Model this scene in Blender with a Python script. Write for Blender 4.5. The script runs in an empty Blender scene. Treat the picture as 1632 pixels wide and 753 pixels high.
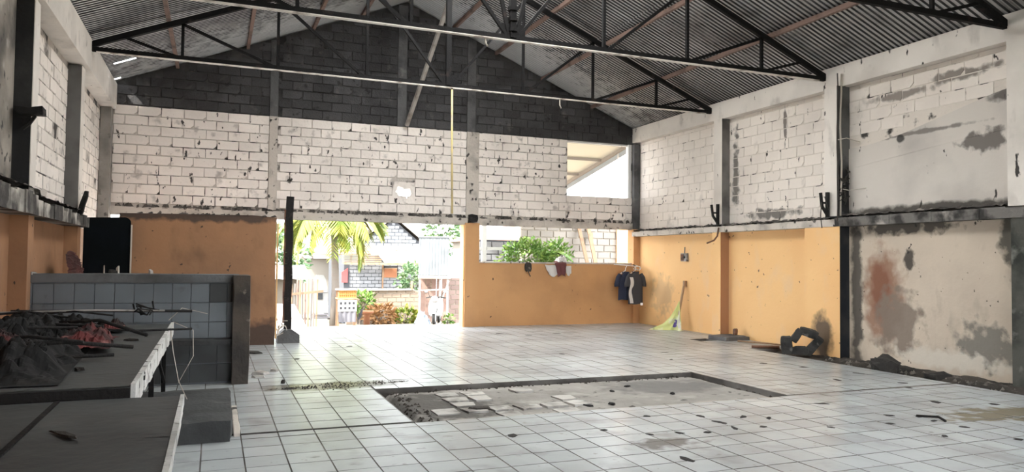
import bpy, bmesh, math, random
from mathutils import Vector, Matrix, noise
random.seed(7)
R = random.uniform
S = bpy.context.scene
COL = S.collection

# ------------------------------------------------------------------ camera
YAW, PIT, ROL, LENS = 0.380681, 0.033264, 0.011691, 1185.276 / 1632 * 36
fw = Vector((math.sin(YAW) * math.cos(PIT), math.cos(YAW) * math.cos(PIT), math.sin(PIT)))
r0 = Vector((math.cos(YAW), -math.sin(YAW), 0))
u0 = r0.cross(fw)
cR = r0 * math.cos(ROL) + u0 * math.sin(ROL)
cU = -r0 * math.sin(ROL) + u0 * math.cos(ROL)
cam = bpy.data.objects.new('camera', bpy.data.cameras.new('camera'))
COL.objects.link(cam)
cam.data.sensor_width = 36
cam.data.sensor_fit = 'HORIZONTAL'
cam.data.lens = LENS
cam.data.clip_end = 300
m = Matrix.Identity(4)
for i in range(3):
    m[i][0], m[i][1], m[i][2] = cR[i], cU[i], -fw[i]
m[2][3] = 1.5
cam.matrix_world = m
S.camera = cam

# ------------------------------------------------------------------ sky, sun, exposure
W = bpy.data.worlds.new('hazy_sky')
S.world = W
W.use_nodes = True
W.node_tree.nodes['Background'].inputs[0].default_value = (0.96, 0.98, 1.0, 1)
W.node_tree.nodes['Background'].inputs[1].default_value = 1.7
sd = bpy.data.lights.new('sun', 'SUN')
sd.energy = 2.6
sd.angle = 0.05
sd.color = (1, 0.95, 0.86)
sun = bpy.data.objects.new('sun', sd)
COL.objects.link(sun)
sun.rotation_euler = Vector((0.75, 0.35, -0.9)).to_track_quat('-Z', 'Y').to_euler()
sun.location = (-10, 5, 30)
vs = S.view_settings
vs.view_transform = 'Standard'
vs.look = 'None'
vs.gamma = 1
vs.exposure = 2.7
S.cycles.diffuse_bounces = 6
S.cycles.max_bounces = 10

# ------------------------------------------------------------------ materials
MATS = {}
def mat(name, col, rough=.8, metal=0.0, var=0.0, layers=(), spots=(), bump=None, spec=.4, trans=0.0):
    """layers: (colour, scale, lo, hi, stretch) world-space noise masks; spots: (colour, centre, radii, wobble) stains or painted-in light and shade"""
    M = bpy.data.materials.new(name)
    M.use_nodes = True
    nt = M.node_tree
    N, L = nt.nodes, nt.links
    P = N['Principled BSDF']
    P.inputs['Roughness'].default_value = rough
    P.inputs['Metallic'].default_value = metal
    P.inputs['Specular IOR Level'].default_value = spec
    if trans:
        P.inputs['Transmission Weight'].default_value = trans
    g = N.new('ShaderNodeNewGeometry')
    rgb = N.new('ShaderNodeRGB')
    rgb.outputs[0].default_value = (*col, 1)
    cur = rgb.outputs[0]
    if var:
        oi = N.new('ShaderNodeObjectInfo')
        hs = N.new('ShaderNodeHueSaturation')
        mr = N.new('ShaderNodeMapRange')
        mr.inputs['To Min'].default_value = 1 - var
        mr.inputs['To Max'].default_value = 1 + var
        L.new(oi.outputs['Random'], mr.inputs['Value'])
        L.new(mr.outputs[0], hs.inputs['Value'])
        L.new(cur, hs.inputs['Color'])
        cur = hs.outputs[0]
    def mixin(fac, c):
        nonlocal cur
        mx = N.new('ShaderNodeMix')
        mx.data_type = 'RGBA'
        mx.inputs[7].default_value = (*c, 1)
        L.new(fac, mx.inputs[0])
        L.new(cur, mx.inputs[6])
        cur = mx.outputs[2]
    def noise_at(scale, stretch=(1, 1, 1), detail=5.0, off=0.0):
        mp = N.new('ShaderNodeMapping')
        mp.inputs['Scale'].default_value = stretch
        mp.inputs['Location'].default_value = (off, off * .7, off * 1.3)
        L.new(g.outputs['Position'], mp.inputs['Vector'])
        n = N.new('ShaderNodeTexNoise')
        n.inputs['Scale'].default_value = scale
        n.inputs['Detail'].default_value = detail
        L.new(mp.outputs[0], n.inputs['Vector'])
        return n.outputs[0]
    for k, ly in enumerate(layers):
        c, sc, lo, hi = ly[:4]
        nz = noise_at(sc, ly[4] if len(ly) > 4 else (1, 1, 1), 5.0, 3.1 * k + len(name))
        mr = N.new('ShaderNodeMapRange')
        mr.inputs['From Min'].default_value = lo
        mr.inputs['From Max'].default_value = hi
        L.new(nz, mr.inputs['Value'])
        fac = mr.outputs[0]
        if len(ly) > 5:
            mu = N.new('ShaderNodeMath')
            mu.operation = 'MULTIPLY'
            mu.inputs[1].default_value = ly[5]
            L.new(fac, mu.inputs[0])
            fac = mu.outputs[0]
        mixin(fac, c)
    for c, ce, ra, wob in spots:
        sb = N.new('ShaderNodeVectorMath'); sb.operation = 'SUBTRACT'; sb.inputs[1].default_value = ce
        L.new(g.outputs['Position'], sb.inputs[0])
        dv = N.new('ShaderNodeVectorMath'); dv.operation = 'DIVIDE'; dv.inputs[1].default_value = ra
        L.new(sb.outputs[0], dv.inputs[0])
        ln = N.new('ShaderNodeVectorMath'); ln.operation = 'LENGTH'
        L.new(dv.outputs[0], ln.inputs[0])
        nz = noise_at(5.5, (1, 1, 1), 8.0, ce[0] + ce[2])
        ma = N.new('ShaderNodeMath'); ma.operation = 'MULTIPLY_ADD'; ma.inputs[1].default_value = wob * 1.6; ma.inputs[2].default_value = -wob * .8
        L.new(nz, ma.inputs[0])
        ad = N.new('ShaderNodeMath'); ad.operation = 'ADD'
        L.new(ln.outputs['Value'], ad.inputs[0]); L.new(ma.outputs[0], ad.inputs[1])
        mr = N.new('ShaderNodeMapRange')
        mr.inputs['From Min'].default_value = 1.05; mr.inputs['From Max'].default_value = .6
        mr.inputs['To Max'].default_value = .9
        L.new(ad.outputs[0], mr.inputs['Value'])
        mixin(mr.outputs[0], c)
    L.new(cur, P.inputs['Base Color'])
    if bump:
        nz = noise_at(bump[0], (1, 1, 1), 4.0, 9.0)
        b = N.new('ShaderNodeBump')
        b.inputs['Strength'].default_value = bump[1]
        b.inputs['Distance'].default_value = bump[2] if len(bump) > 2 else .02
        L.new(nz, b.inputs['Height'])
        L.new(b.outputs[0], P.inputs['Normal'])
    MATS[name] = M
    return M

SOOT = (.018, .017, .017)
CRK = (.055, .05, .047)
white_block = mat('white_painted_block', (.87, .805, .755), .9, var=.07,
    layers=[((.73, .675, .63), 1.1, .42, .75), ((.30, .27, .25), 5.0, .60, .74, (1, 1, 1), .7), (CRK, 10.0, .66, .69, (1, 1, .55))], bump=(18, .35))
white_core = mat('white_wall_mortar', (.55, .50, .46), .95, layers=[(CRK, 4.0, .50, .60), ((.55, .5, .46), 1.2, .5, .7)], bump=(30, .5))
white_plaster = mat('white_plaster', (.76, .71, .66), .9, layers=[((.52, .48, .44), .9, .45, .75), ((.33, .30, .28), 3.2, .60, .78, (1, 1, .6), .6), (CRK, 9.0, .69, .72, (1, 1, .4))], bump=(10, .3))
white_smooth = mat('smooth_white_block', (.81, .75, .69), .9, var=.04, layers=[((.68, .62, .57), 1.0, .45, .75), ((.42, .38, .35), 4.0, .62, .76, (1, 1, .7), .6), (CRK, 10.0, .68, .71, (1, 1, .55))], spots=[((.22, .19, .17), (9.76, 8.35, 4.12), (1, .6, .07), 1.5), ((.20, .175, .155), (9.76, 7.3, 4.22), (1, .6, .08), 1.5), ((.16, .14, .13), (9.76, 10.85, 4.05), (1, .05, .40), 1.0), ((.12, .11, .1), (9.76, 12.25, 3.3), (1, .12, .9), 1.5), ((.13, .12, .11), (9.76, 11.2, 2.45), (1, .8, .10), 1.6)], bump=(18, .35))
smooth_core = mat('smooth_wall_mortar', (.68, .62, .56), .95, layers=[(CRK, 4.0, .57, .64)], bump=(30, .5))
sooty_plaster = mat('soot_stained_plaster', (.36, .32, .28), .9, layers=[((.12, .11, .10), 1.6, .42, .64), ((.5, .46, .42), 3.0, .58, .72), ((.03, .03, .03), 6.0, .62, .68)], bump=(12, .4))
right_plaster = mat('scorched_white_plaster', (.62, .575, .53), .9, layers=[((.44, .41, .385), 1.0, .45, .75), (CRK, 8.0, .69, .72, (1, 1, .4))],
    spots=[((.10, .09, .085), (9.76, 6.75, 3.80), (1, .22, .10), 1.2), ((.20, .18, .165), (9.76, 7.9, 3.5), (1, .9, .04), 1.2), ((.03, .03, .03), (9.76, 8.35, 3.45), (1, .07, .06), 1.2),
           ((.14, .125, .115), (9.76, 7.0, 3.22), (1, .35, .16), 1.8), ((.13, .11, .1), (9.76, 8.6, 4.0), (1, .9, .07), 1.0), ((.05, .045, .04), (9.76, 7.7, 2.33), (1, 2.2, .11), .8)], bump=(10, .3))
grey_block = mat('bare_grey_block', (.066, .065, .068), .95, var=.30,
    layers=[((.035, .034, .036), 1.3, .45, .7), ((.15, .14, .13), 3.0, .62, .8), ((.02, .02, .02), 8.0, .62, .72)], bump=(30, .5))
grey_core = mat('grey_mortar', (.06, .058, .058), .95, layers=[((.02, .02, .02), 2.0, .45, .65), ((.11, .1, .1), 5, .6, .75)], bump=(30, .5))
concrete = mat('concrete', (.30, .28, .26), .9, layers=[((.17, .16, .15), 2.0, .45, .7), ((.08, .075, .07), 7.0, .62, .72), ((.42, .4, .38), 4.0, .62, .75)], bump=(25, .4))
dark_concrete = mat('sooty_concrete', (.115, .115, .118), .88, layers=[((.05, .05, .052), 2.2, .45, .68), ((.2, .195, .19), 5.0, .62, .78)], bump=(25, .4))
black_burnt = mat('charred', (.014, .013, .013), .92, layers=[((.05, .045, .04), 6.0, .6, .75)], bump=(40, .6))
ledge_mat = mat('pale_ledge', (.56, .51, .46), .9, layers=[((.32, .29, .26), 2.5, .5, .7), (CRK, 7.0, .6, .66)], bump=(25, .4))
burnt_ledge = mat('burnt_ledge', (.50, .47, .43), .9, layers=[((.05, .047, .045), 1.3, .40, .50), ((.16, .15, .14), 3.0, .5, .7)], bump=(25, .5))
ledge_top = mat('dirty_ledge_top', (.10, .09, .082), .95, layers=[((.35, .32, .29), 6.0, .58, .68), ((.03, .028, .026), 4.0, .5, .65)], bump=(40, .8))
orange = mat('orange_paint', (.80, .50, .23), .75, layers=[((.76, .45, .20), .8, .4, .7), ((.66, .50, .34), 2.2, .56, .8, (1, 1, .5), .6), ((.1, .06, .04), 11.0, .70, .73)], spots=[((.06, .048, .04), (9.58, 9.74, .25), (.6, .26, .48), .7), ((.55, .36, .19), (9.7, 14.9, .75), (1, .5, .5), 1.2)], bump=(14, .15))  # soot spot behind rubble; brown spot near far corner paints in shading
orange_dim = mat('sooty_orange_paint', (.36, .185, .095), .8, layers=[((.25, .135, .075), .9, .42, .7), ((.16, .09, .05), 3.0, .58, .8, (1, 1, .5), .8), ((.06, .04, .03), 10.0, .70, .73)], bump=(14, .2),  # orange darkened for the dim left side, plus soot
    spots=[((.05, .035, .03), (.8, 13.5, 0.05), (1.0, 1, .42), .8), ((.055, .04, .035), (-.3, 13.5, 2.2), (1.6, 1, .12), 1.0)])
orange_pillar = mat('old_orange_paint', (.58, .32, .145), .8, layers=[((.48, .26, .12), 1.2, .45, .7), ((.1, .06, .04), 9.0, .70, .73)], bump=(14, .2))
stain_wall = mat('stained_plaster', (.56, .475, .385), .88, layers=[((.45, .38, .31), 1.0, .42, .72), ((.28, .235, .195), 3.2, .56, .8, (1, 1, .5), .8), ((.06, .05, .045), 10.0, .68, .71)],
    spots=[((.27, .15, .10), (9.76, 8.68, 1.0), (1, .42, .85), .7), ((.20, .085, .05), (9.76, 8.72, 1.1), (1, .22, .55), .6), ((.20, .16, .13), (9.76, 8.42, .62), (1, .45, .55), 1.2), ((.17, .16, .14), (9.76, 7.0, .4), (1, .45, .35), 1.6),
           ((.035, .03, .027), (9.76, 8.2, 1.52), (1, .12, .22), 1.8), ((.05, .045, .04), (9.76, 8.3, 2.1), (1, 1.0, .14), 1.7), ((.05, .05, .042), (9.76, 6.62, 1.9), (1, .22, .55), 1.2), ((.06, .055, .05), (9.76, 9.2, 1.0), (1, .14, 1.6), .9), ((.58, .53, .46), (9.76, 7.6, .15), (1, 1.0, .15), 1.4)], bump=(12, .3))
tile_mat = mat('white_floor_tile', (.46, .495, .51), .24, var=.09, spec=.07,
    layers=[((.31, .32, .325), .9, .42, .75), ((.17, .16, .15), 2.6, .58, .78, (1, 1, 1), .5), ((.16, .15, .14), 7.0, .66, .78, (1, 1, 1), .7), ((.20, .17, .13), 16.0, .68, .75, (1, 1, 1), .6)],
    spots=[((.13, .115, .10), (1.40, 8.98, 0), (1.05, .30, 1), .9), ((.20, .17, .11), (7.5, 5.2, 0), (.8, .35, 1), 1.6), ((.17, .165, .16), (3.5, 5.3, 0), (.35, .16, 1), 1.6)], bump=(4, .10, .05))
dirty_tile = mat('broken_floor_tile', (.44, .43, .41), .45, var=.2, layers=[((.16, .15, .14), 4.0, .45, .6), ((.5, .5, .49), 7.0, .58, .7)], bump=(20, .3))
grout = mat('dark_grout', (.085, .08, .076), .97, spec=.1, layers=[((.24, .23, .22), 1.3, .42, .66)])
screed = mat('bare_screed', (.31, .295, .275), .93, layers=[((.21, .20, .185), 1.4, .42, .68), ((.40, .385, .36), 3.6, .55, .75), ((.06, .056, .052), 8.0, .64, .72)],
    spots=[((.08, .075, .07), (2.2, 7.6, 0), (.7, 1.0, 1), 1.3), ((.16, .155, .15), (5.2, 7.9, 0), (.9, .5, 1), .9)], bump=(22, .5))
soil = mat('dark_rubble_soil', (.06, .052, .045), .97, layers=[((.02, .018, .016), 3.0, .45, .65), ((.2, .18, .16), 7.0, .62, .74)], bump=(35, .9))
ledge_soil = mat('grey_footing', (.20, .185, .165), .95, layers=[((.09, .083, .075), 3.0, .45, .65), ((.03, .028, .025), 7.0, .62, .72)], bump=(35, .6))
sheet_mat = mat('galvanised_sheet', (.60, .60, .60), .40, metal=.6, var=.12, layers=[((.25, .24, .235), .8, .45, .7), ((.14, .12, .11), 2.5, .56, .78, (1, 1, 1), .8)])
sheet_shade = mat('smoke_blackened_sheet', (.040, .040, .043), .55, metal=.3, layers=[((.16, .155, .155), 1.6, .52, .72), ((.02, .02, .02), 5.0, .5, .7)], spots=[((.46, .46, .46), (4.2, 16.0, 5.9), (8, 1.8, 3), .9)])  # dark camera-side flanks and pale area near gable paint shade and light
steel_black = mat('sooty_steel', (.009, .0085, .009), .75, spec=.15, layers=[((.03, .022, .02), 5.0, .6, .75)], bump=(40, .3))
flange = mat('pale_scraped_steel', (.74, .70, .65), .7, layers=[((.18, .13, .1), 4.0, .5, .68)])  # paler tone on the strip under the truss chords
timber = mat('smoked_timber', (.225, .15, .125), .85, var=.15, layers=[((.09, .065, .055), 3.0, .5, .7)], bump=(30, .3))
grey_timber = mat('weathered_timber', (.34, .31, .285), .85, layers=[((.2, .17, .15), 5.0, .5, .7)], bump=(30, .3))
brown_wood = mat('brown_wood', (.30, .19, .115), .8, var=.2, layers=[((.17, .10, .06), 6.0, .5, .7, (1, 1, .3))], bump=(30, .3))
yellow_paint = mat('pale_yellow_paint', (.70, .55, .25), .6, layers=[((.5, .42, .3), 5.0, .5, .7)])
black_plastic = mat('black_sheet', (.0025, .004, .005), .8, spec=.1, layers=[((.004, .006, .009), 2.0, .5, .7)])
wall_tile = mat('smoky_wall_tile', (.150, .170, .190), .35, var=.04, layers=[((.115, .128, .142), 1.2, .45, .7), ((.06, .06, .06), 4.0, .64, .76)])
sooty_tile = mat('sooty_wall_tile', (.040, .044, .046), .45, var=.15, layers=[((.02, .021, .022), 2.2, .45, .7)])
table_mat = mat('sooty_tabletop', (.060, .066, .068), .5, layers=[((.035, .038, .039), 1.4, .45, .7), ((.11, .105, .10), 3.0, .6, .78), ((.02, .02, .02), 7.0, .63, .70, (.4, 1.6, 1))], bump=(14, .2))
chipped_white = mat('chipped_white_edge', (.66, .66, .65), .6, layers=[((.03, .03, .03), 14.0, .60, .64), ((.4, .4, .39), 3.0, .5, .7)], bump=(30, .4))
red_cloth = mat('scorched_red_cloth', (.11, .022, .022), .9, layers=[((.016, .008, .008), 4.0, .40, .58), ((.26, .11, .10), 9.0, .62, .72)], bump=(30, .4))
faded_red = mat('faded_red_cloth', (.085, .03, .026), .9, layers=[((.04, .02, .018), 3.0, .45, .65)])
white_paint = mat('white_paint', (.78, .78, .77), .5)
far_white = mat('dusty_white_paint', (.30, .31, .31), .6)  # white darkened to offset the strong daylight outdoors
far_plaster = mat('dusty_cream_plaster', (.24, .22, .19), .9)  # cream, likewise darkened against outdoor brightness
rust = mat('rusty_metal', (.16, .08, .05), .85, layers=[((.05, .03, .025), 7.0, .5, .65)], bump=(40, .4))
wire_mat = mat('old_wire', (.06, .05, .045), .7)
pale_wire = mat('pale_wire', (.55, .5, .44), .6)
navy = mat('navy_cotton', (.025, .03, .055), .9)
charcoal = mat('charcoal_cotton', (.045, .045, .052), .9)
pale_cloth = mat('pale_cotton', (.62, .60, .58), .9)
maroon = mat('maroon_cotton', (.14, .05, .05), .9)
sack_mat = mat('lime_sack', (.60, .63, .26), .7, layers=[((.75, .75, .58), 4.0, .5, .64), ((.40, .44, .2), 6.0, .62, .72)])
sack_print = mat('violet_print', (.10, .07, .24), .7, layers=[((.6, .6, .5), 14.0, .58, .62)])
leaf_y = mat('yellow_green_frond', (.22, .225, .03), .6, layers=[((.11, .17, .02), 3.0, .4, .6)])
leaf_g = mat('fresh_green_leaf', (.09, .19, .03), .6, layers=[((.17, .26, .05), 4.0, .45, .6)])
leaf_b = mat('blue_green_leaf', (.09, .17, .08), .6, layers=[((.15, .21, .10), 3.0, .45, .6)])
trunk_mat = mat('grey_bark', (.18, .16, .14), .9, layers=[((.18, .15, .13), 5.0, .5, .65, (.3, .3, 2))], bump=(20, .4))
far_block = mat('pale_blue_block', (.20, .21, .225), .9, var=.10, bump=(20, .3))
far_core = mat('far_mortar', (.07, .075, .085), .95)
fence_block = mat('tan_block', (.24, .185, .14), .9, var=.14, bump=(20, .3))
fence_core = mat('pale_mortar', (.36, .32, .27), .95)
roof_tile = mat('pale_roof_tile', (.30, .23, .185), .85, var=.1, layers=[((.34, .26, .21), 2.0, .45, .7)])
ground_mat = mat('pale_ground', (.20, .17, .135), .95, layers=[((.14, .115, .09), .8, .45, .7), ((.15, .14, .08), 2.5, .6, .75)], bump=(10, .3))
path_mat = mat('pale_path', (.45, .42, .38), .9, layers=[((.36, .33, .30), 1.0, .45, .7)])
terracotta = mat('terracotta', (.28, .12, .06), .85)
white_sheet = mat('cream_sheet', (.42, .38, .32), .7)
tank_mat = mat('dull_zinc', (.15, .165, .175), .6, metal=.1, layers=[((.10, .11, .115), 1.5, .45, .7)])
canopy_mat = mat('cream_canopy', (.78, .72, .62), .8)
dark_rubber = mat('dark_rubber', (.02, .02, .02), .8)
silver = mat('silver_paint', (.32, .335, .36), .35, metal=.2)
grey_cloth = mat('grey_cloth', (.15, .15, .17), .9)
black_cloth = mat('black_cloth', (.03, .03, .035), .9)
orange_basket = mat('orange_plastic', (.40, .21, .06), .6)
glass_dark = mat('dark_screen', (.03, .035, .04), .15)
red_paint = mat('red_paint', (.40, .07, .07), .6)
rock_mat = mat('dark_rock', (.03, .028, .026), .95, layers=[((.08, .07, .06), 4.0, .6, .75)], bump=(20, .8))
ash_mat = mat('ash_debris', (.045, .04, .036), .95, layers=[((.18, .17, .16), 9.0, .6, .7)], bump=(40, .8))

# ------------------------------------------------------------------ mesh helpers
class MB:
    def __init__(s): s.v, s.f, s.m, s.k = [], [], [], 0
    def add(s, vs, fs):
        o = len(s.v)
        s.v += [tuple(v) for v in vs]
        s.f += [tuple(i + o for i in f) for f in fs]
        s.m += [s.k] * len(fs)
        return s
    def box(s, x0, x1, y0, y1, z0, z1):
        return s.add([(x, y, z) for z in (z0, z1) for y in (y0, y1) for x in (x0, x1)],
                     [(0, 2, 3, 1), (4, 5, 7, 6), (0, 1, 5, 4), (2, 6, 7, 3), (0, 4, 6, 2), (1, 3, 7, 5)])
    def beam(s, p, q, w, h=None, up=(0, 0, 1)):
        p, q = Vector(p), Vector(q)
        h = h or w
        d = (q - p).normalized()
        a = d.cross(Vector(up))
        if a.length < 1e-3: a = d.cross(Vector((0, 1, 0)))
        a.normalize()
        b = a.cross(d)
        vs = [c + a * i * w / 2 + b * j * h / 2 for c in (p, q) for j in (-1, 1) for i in (-1, 1)]
        return s.add(vs, [(0, 1, 3, 2), (4, 6, 7, 5), (0, 4, 5, 1), (2, 3, 7, 6), (0, 2, 6, 4), (1, 5, 7, 3)])
    def tube(s, pts, r, n=6, r2=None):
        pts = [Vector(p) for p in pts]
        rows = []
        ref = None
        for i, p in enumerate(pts):
            d = (pts[min(i + 1, len(pts) - 1)] - pts[max(i - 1, 0)]).normalized()
            a = d.cross(ref if ref else (Vector((0, 0, 1)) if abs(d.z) < .9 else Vector((1, 0, 0))))
            if a.length < 1e-4: a = d.cross(Vector((1, 0, 0)))
            a.normalize()
            b = a.cross(d)
            ref = b
            rr = r if r2 is None else r + (r2 - r) * i / (len(pts) - 1)
            rows.append([p + (a * math.cos(t) + b * math.sin(t)) * rr for t in [2 * math.pi * k / n for k in range(n)]])
        vs = [v for r_ in rows for v in r_]
        fs = [(i * n + k, (i + 1) * n + k, (i + 1) * n + (k + 1) % n, i * n + (k + 1) % n) for i in range(len(pts) - 1) for k in range(n)]
        fs += [tuple(range(n)), tuple(reversed(range((len(pts) - 1) * n, len(pts) * n)))]
        return s.add(vs, fs)
    def lathe(s, prof, n=16, c=(0, 0, 0)):
        vs = [(c[0] + r * math.cos(2 * math.pi * k / n), c[1] + r * math.sin(2 * math.pi * k / n), c[2] + z) for r, z in prof for k in range(n)]
        fs = [(i * n + k, i * n + (k + 1) % n, (i + 1) * n + (k + 1) % n, (i + 1) * n + k) for i in range(len(prof) - 1) for k in range(n)]
        return s.add(vs, fs + [tuple(reversed(range(n))), tuple(range((len(prof) - 1) * n, len(prof) * n))])
    def prism(s, poly, fn, a, b):
        """poly of (u, w), fn(u, w, t) -> xyz at the two depths a and b"""
        n = len(poly)
        vs = [fn(u, w, a) for u, w in poly] + [fn(u, w, b) for u, w in poly]
        return s.add(vs, [tuple(range(n)), tuple(range(2 * n - 1, n - 1, -1))] + [(i, n + i, n + (i + 1) % n, (i + 1) % n) for i in range(n)])
    def grid(s, nu, nv, fn):
        vs = [fn(i / nu, j / nv) for j in range(nv + 1) for i in range(nu + 1)]
        return s.add(vs, [(j * (nu + 1) + i, j * (nu + 1) + i + 1, (j + 1) * (nu + 1) + i + 1, (j + 1) * (nu + 1) + i) for j in range(nv) for i in range(nu)])
    def mesh(s, name, mats, smooth=False, fix=True):
        me = bpy.data.meshes.new(name)
        me.from_pydata(s.v, [], s.f)
        for mm in (mats if isinstance(mats, (list, tuple)) else [mats]): me.materials.append(mm)
        me.polygons.foreach_set('material_index', s.m)
        if fix:
            bm = bmesh.new(); bm.from_mesh(me)
            bmesh.ops.recalc_face_normals(bm, faces=bm.faces)
            bm.to_mesh(me); bm.free()
        if smooth: me.polygons.foreach_set('use_smooth', [True] * len(me.polygons))
        me.update()
        return me

def link(name, me, parent=None, loc=(0, 0, 0), rot=(0, 0, 0), scale=(1, 1, 1)):
    o = bpy.data.objects.new(name, me)
    o.location, o.rotation_euler, o.scale = loc, rot, scale
    COL.objects.link(o)
    if parent: o.parent = parent
    return o
def obj(name, mb, mats, parent=None, smooth=False, **k):
    return link(name, mb.mesh(name, mats, smooth), parent, **k)
def tag(o, label=None, cat=None, group=None, kind=None):
    if label: o['label'] = label
    if cat: o['category'] = cat
    if group: o['group'] = group
    if kind: o['kind'] = kind
    return o
def thing(name, loc, label, cat, group=None, rz=0):
    o = bpy.data.objects.new(name, None)
    o.location = loc; o.rotation_euler = (0, 0, rz); o.empty_display_size = .1
    COL.objects.link(o)
    return tag(o, label, cat, group)
def struct(name, mb, mats, label=None):
    o = obj(name, mb, mats)
    return tag(o, label, None, None, 'structure')
def cells(rect, holes):
    """split a rectangle minus rectangular holes into rectangles"""
    u0, u1, w0, w1 = rect
    holes = [h for h in holes if h[0] < u1 - 1e-6 and h[1] > u0 + 1e-6 and h[2] < w1 - 1e-6 and h[3] > w0 + 1e-6]
    us = sorted({u0, u1, *[min(max(h[i], u0), u1) for h in holes for i in (0, 1)]})
    out = []
    for a, b in zip(us, us[1:]):
        cut = sorted([(h[2], h[3]) for h in holes if h[0] < (a + b) / 2 < h[1]])
        w = w0
        for c0, c1 in cut:
            if c0 > w: out.append((a, b, w, c0))
            w = max(w, c1)
        if w < w1: out.append((a, b, w, w1))
    return out
def rough_box(sx, sy, sz, seg=3, j=.01, seed=0, chip=.0):
    """a block with worn, uneven faces, centred on its base"""
    bm = bmesh.new()
    bmesh.ops.create_cube(bm, size=1)
    bmesh.ops.subdivide_edges(bm, edges=bm.edges, cuts=seg, use_grid_fill=True)
    for v in bm.verts:
        p = Vector((v.co.x * sx, v.co.y * sy, (v.co.z + .5) * sz))
        ext = sum(abs(abs(c) - .5) < 1e-4 for c in v.co)
        n = noise.noise_vector(p * 6 + Vector((seed * 3.7, seed, 0)))
        p += n * j
        if ext >= 2:
            k = chip * (1 + noise.noise(p * 9 + Vector((0, seed * 2.1, 4))))
            p.x -= math.copysign(k, v.co.x) if abs(abs(v.co.x) - .5) < 1e-4 else 0
            p.z -= k if v.co.z > .49 else 0
        v.co = p
    mb = MB()
    bm.verts.index_update()
    mb.add([v.co.copy() for v in bm.verts], [[v.index for v in f.verts] for f in bm.faces])
    bm.free()
    return mb

def struct(name, mb, mats, label, cat):
    return tag(obj(name, mb, mats), label, cat, None, 'structure')

# ------------------------------------------------------------------ the hall: x -2.04..9.76, back wall y 16, eaves 4.77, ridge 7.2 at x 3.86
XL, XR, YB, YF, XM = -2.04, 9.76, 16.0, -1.3, 3.86
def roof_z(x): return 7.2 - .412 * abs(x - XM)
OUT = [0.2]
def ground_z(y): return -.05 - .08 * (min(y, 46) - 16.2)

# floor slab
HOLE = (8.70, 9.10, 11.95, 12.32)
PIT = (1.76, 6.12, 6.72, 8.60)
fl = MB()
for (a, b, c, d) in cells((XL, 8.8, YF, 10.5), [PIT]) + cells((XL, 9.9, 10.5, 16.2), [HOLE]):
    fl.box(a, b, c, d, -.35, -.0032)
floor = struct('floor', fl, grout, 'white tiled hall floor with a torn up rectangle in its middle', 'floor')
pit = MB()
def pit_z(x, y):
    e = min(x - PIT[0], PIT[1] - x, PIT[3] - y)
    t = min(1, max(0, (e - .07) / .06))
    return -.13 + t * .095 + .012 * noise.noise((x * 3, y * 3, 0)) * t + .006 * noise.noise((x * 11, y * 11, 2))
pit.grid(110, 50, lambda u, w: (PIT[0] + u * (PIT[1] - PIT[0]), PIT[2] + w * (PIT[3] - PIT[2]), pit_z(PIT[0] + u * (PIT[1] - PIT[0]), PIT[2] + w * (PIT[3] - PIT[2]))))
tag(obj('bare_screed', pit, screed, floor, True), 'bare grey screed where the tiles are torn up')
tr = MB()
def trench_z(x, y):
    t = (x - 8.8) / (XR - 8.8)
    z = -.26 if t < .12 else -.26 + (t - .12) * .55
    if t > .5: z = -.045 + .02 * (t - .5)
    return z + .05 * noise.noise((x * 4, y * 3, 1)) + .02 * noise.noise((x * 14, y * 14, 5))
tr.grid(16, 200, lambda u, w: (8.8 + u * (XR + .1 - 8.8), YF + w * (10.5 - YF), trench_z(8.8 + u * (XR + .1 - 8.8), YF + w * (10.5 - YF))))
tag(obj('trench_soil', tr, [soil], floor, True), 'dark rubble soil in the open trench')
cr = MB().box(.2, PIT[0], 6.715, 6.78, -.03, -.0025)
tag(obj('crack_filling', cr, black_burnt, floor), 'black open crack across the tiles')
hb = MB().box(HOLE[0], HOLE[1], HOLE[2], HOLE[3], -.34, -.2)
tag(obj('drain_hole', hb, soil, floor), 'dark square hole in the tiling')

# floor tiles
def unit_tile():
    mb = MB()
    c = .004
    mb.add([(0, 0, -1), (1, 0, -1), (1, 1, -1), (0, 1, -1), (c, c, 0), (1 - c, c, 0), (1 - c, 1 - c, 0), (c, 1 - c, 0)],
           [(4, 5, 6, 7), (0, 1, 5, 4), (1, 2, 6, 5), (2, 3, 7, 6), (3, 0, 4, 7)])
    mb.m = [0, 1, 1, 1, 1]
    return mb
TX, TY = .243, 5.37
tiles = []
def tile_rows(y0, y1, org):
    j0 = math.floor((y0 - org) / .3) - 1
    for j in range(j0, int((y1 - org) / .3) + 2):
        a, b = max(org + j * .3, y0), min(org + j * .3 + .3, y1)
        if b - a < .03: continue
        for i in range(-8, 33):
            x0, x1 = TX + i * .3, TX + i * .3 + .3
            x0, x1 = max(x0, XL), min(x1, 8.8 if a < 10.5 else XR)
            if x1 - x0 < .03: continue
            for (p, q, c, d) in cells((x0, x1, a, b), [PIT, HOLE]):
                if q - p > .03 and d - c > .03: tiles.append((p, q, c, d))
tile_rows(1.5, 6.72, TY)
tile_rows(6.775, 16.15, 6.775)
def in_view(x, y, z=0, mx=.03):
    d = Vector((x, y, z - 1.5))
    w = d.dot(fw)
    if w < .3: return False
    u, v = d.dot(cR) / w * 1185.3 / 816, d.dot(cU) / w * 1185.3 / 376.5
    return abs(u) < 1 + mx and abs(v) < 1 + mx
tiles = [t for t in tiles if not (abs(t[2] - 6.765) < .001 and False)]
vis = [t for t in tiles if in_view((t[0] + t[1]) / 2, (t[2] + t[3]) / 2, 0, .1) and not ((t[0] < .15 and 6.5 < t[2] < 8.1) or (t[0] < -.3 and t[2] < 9.4))]
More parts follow.
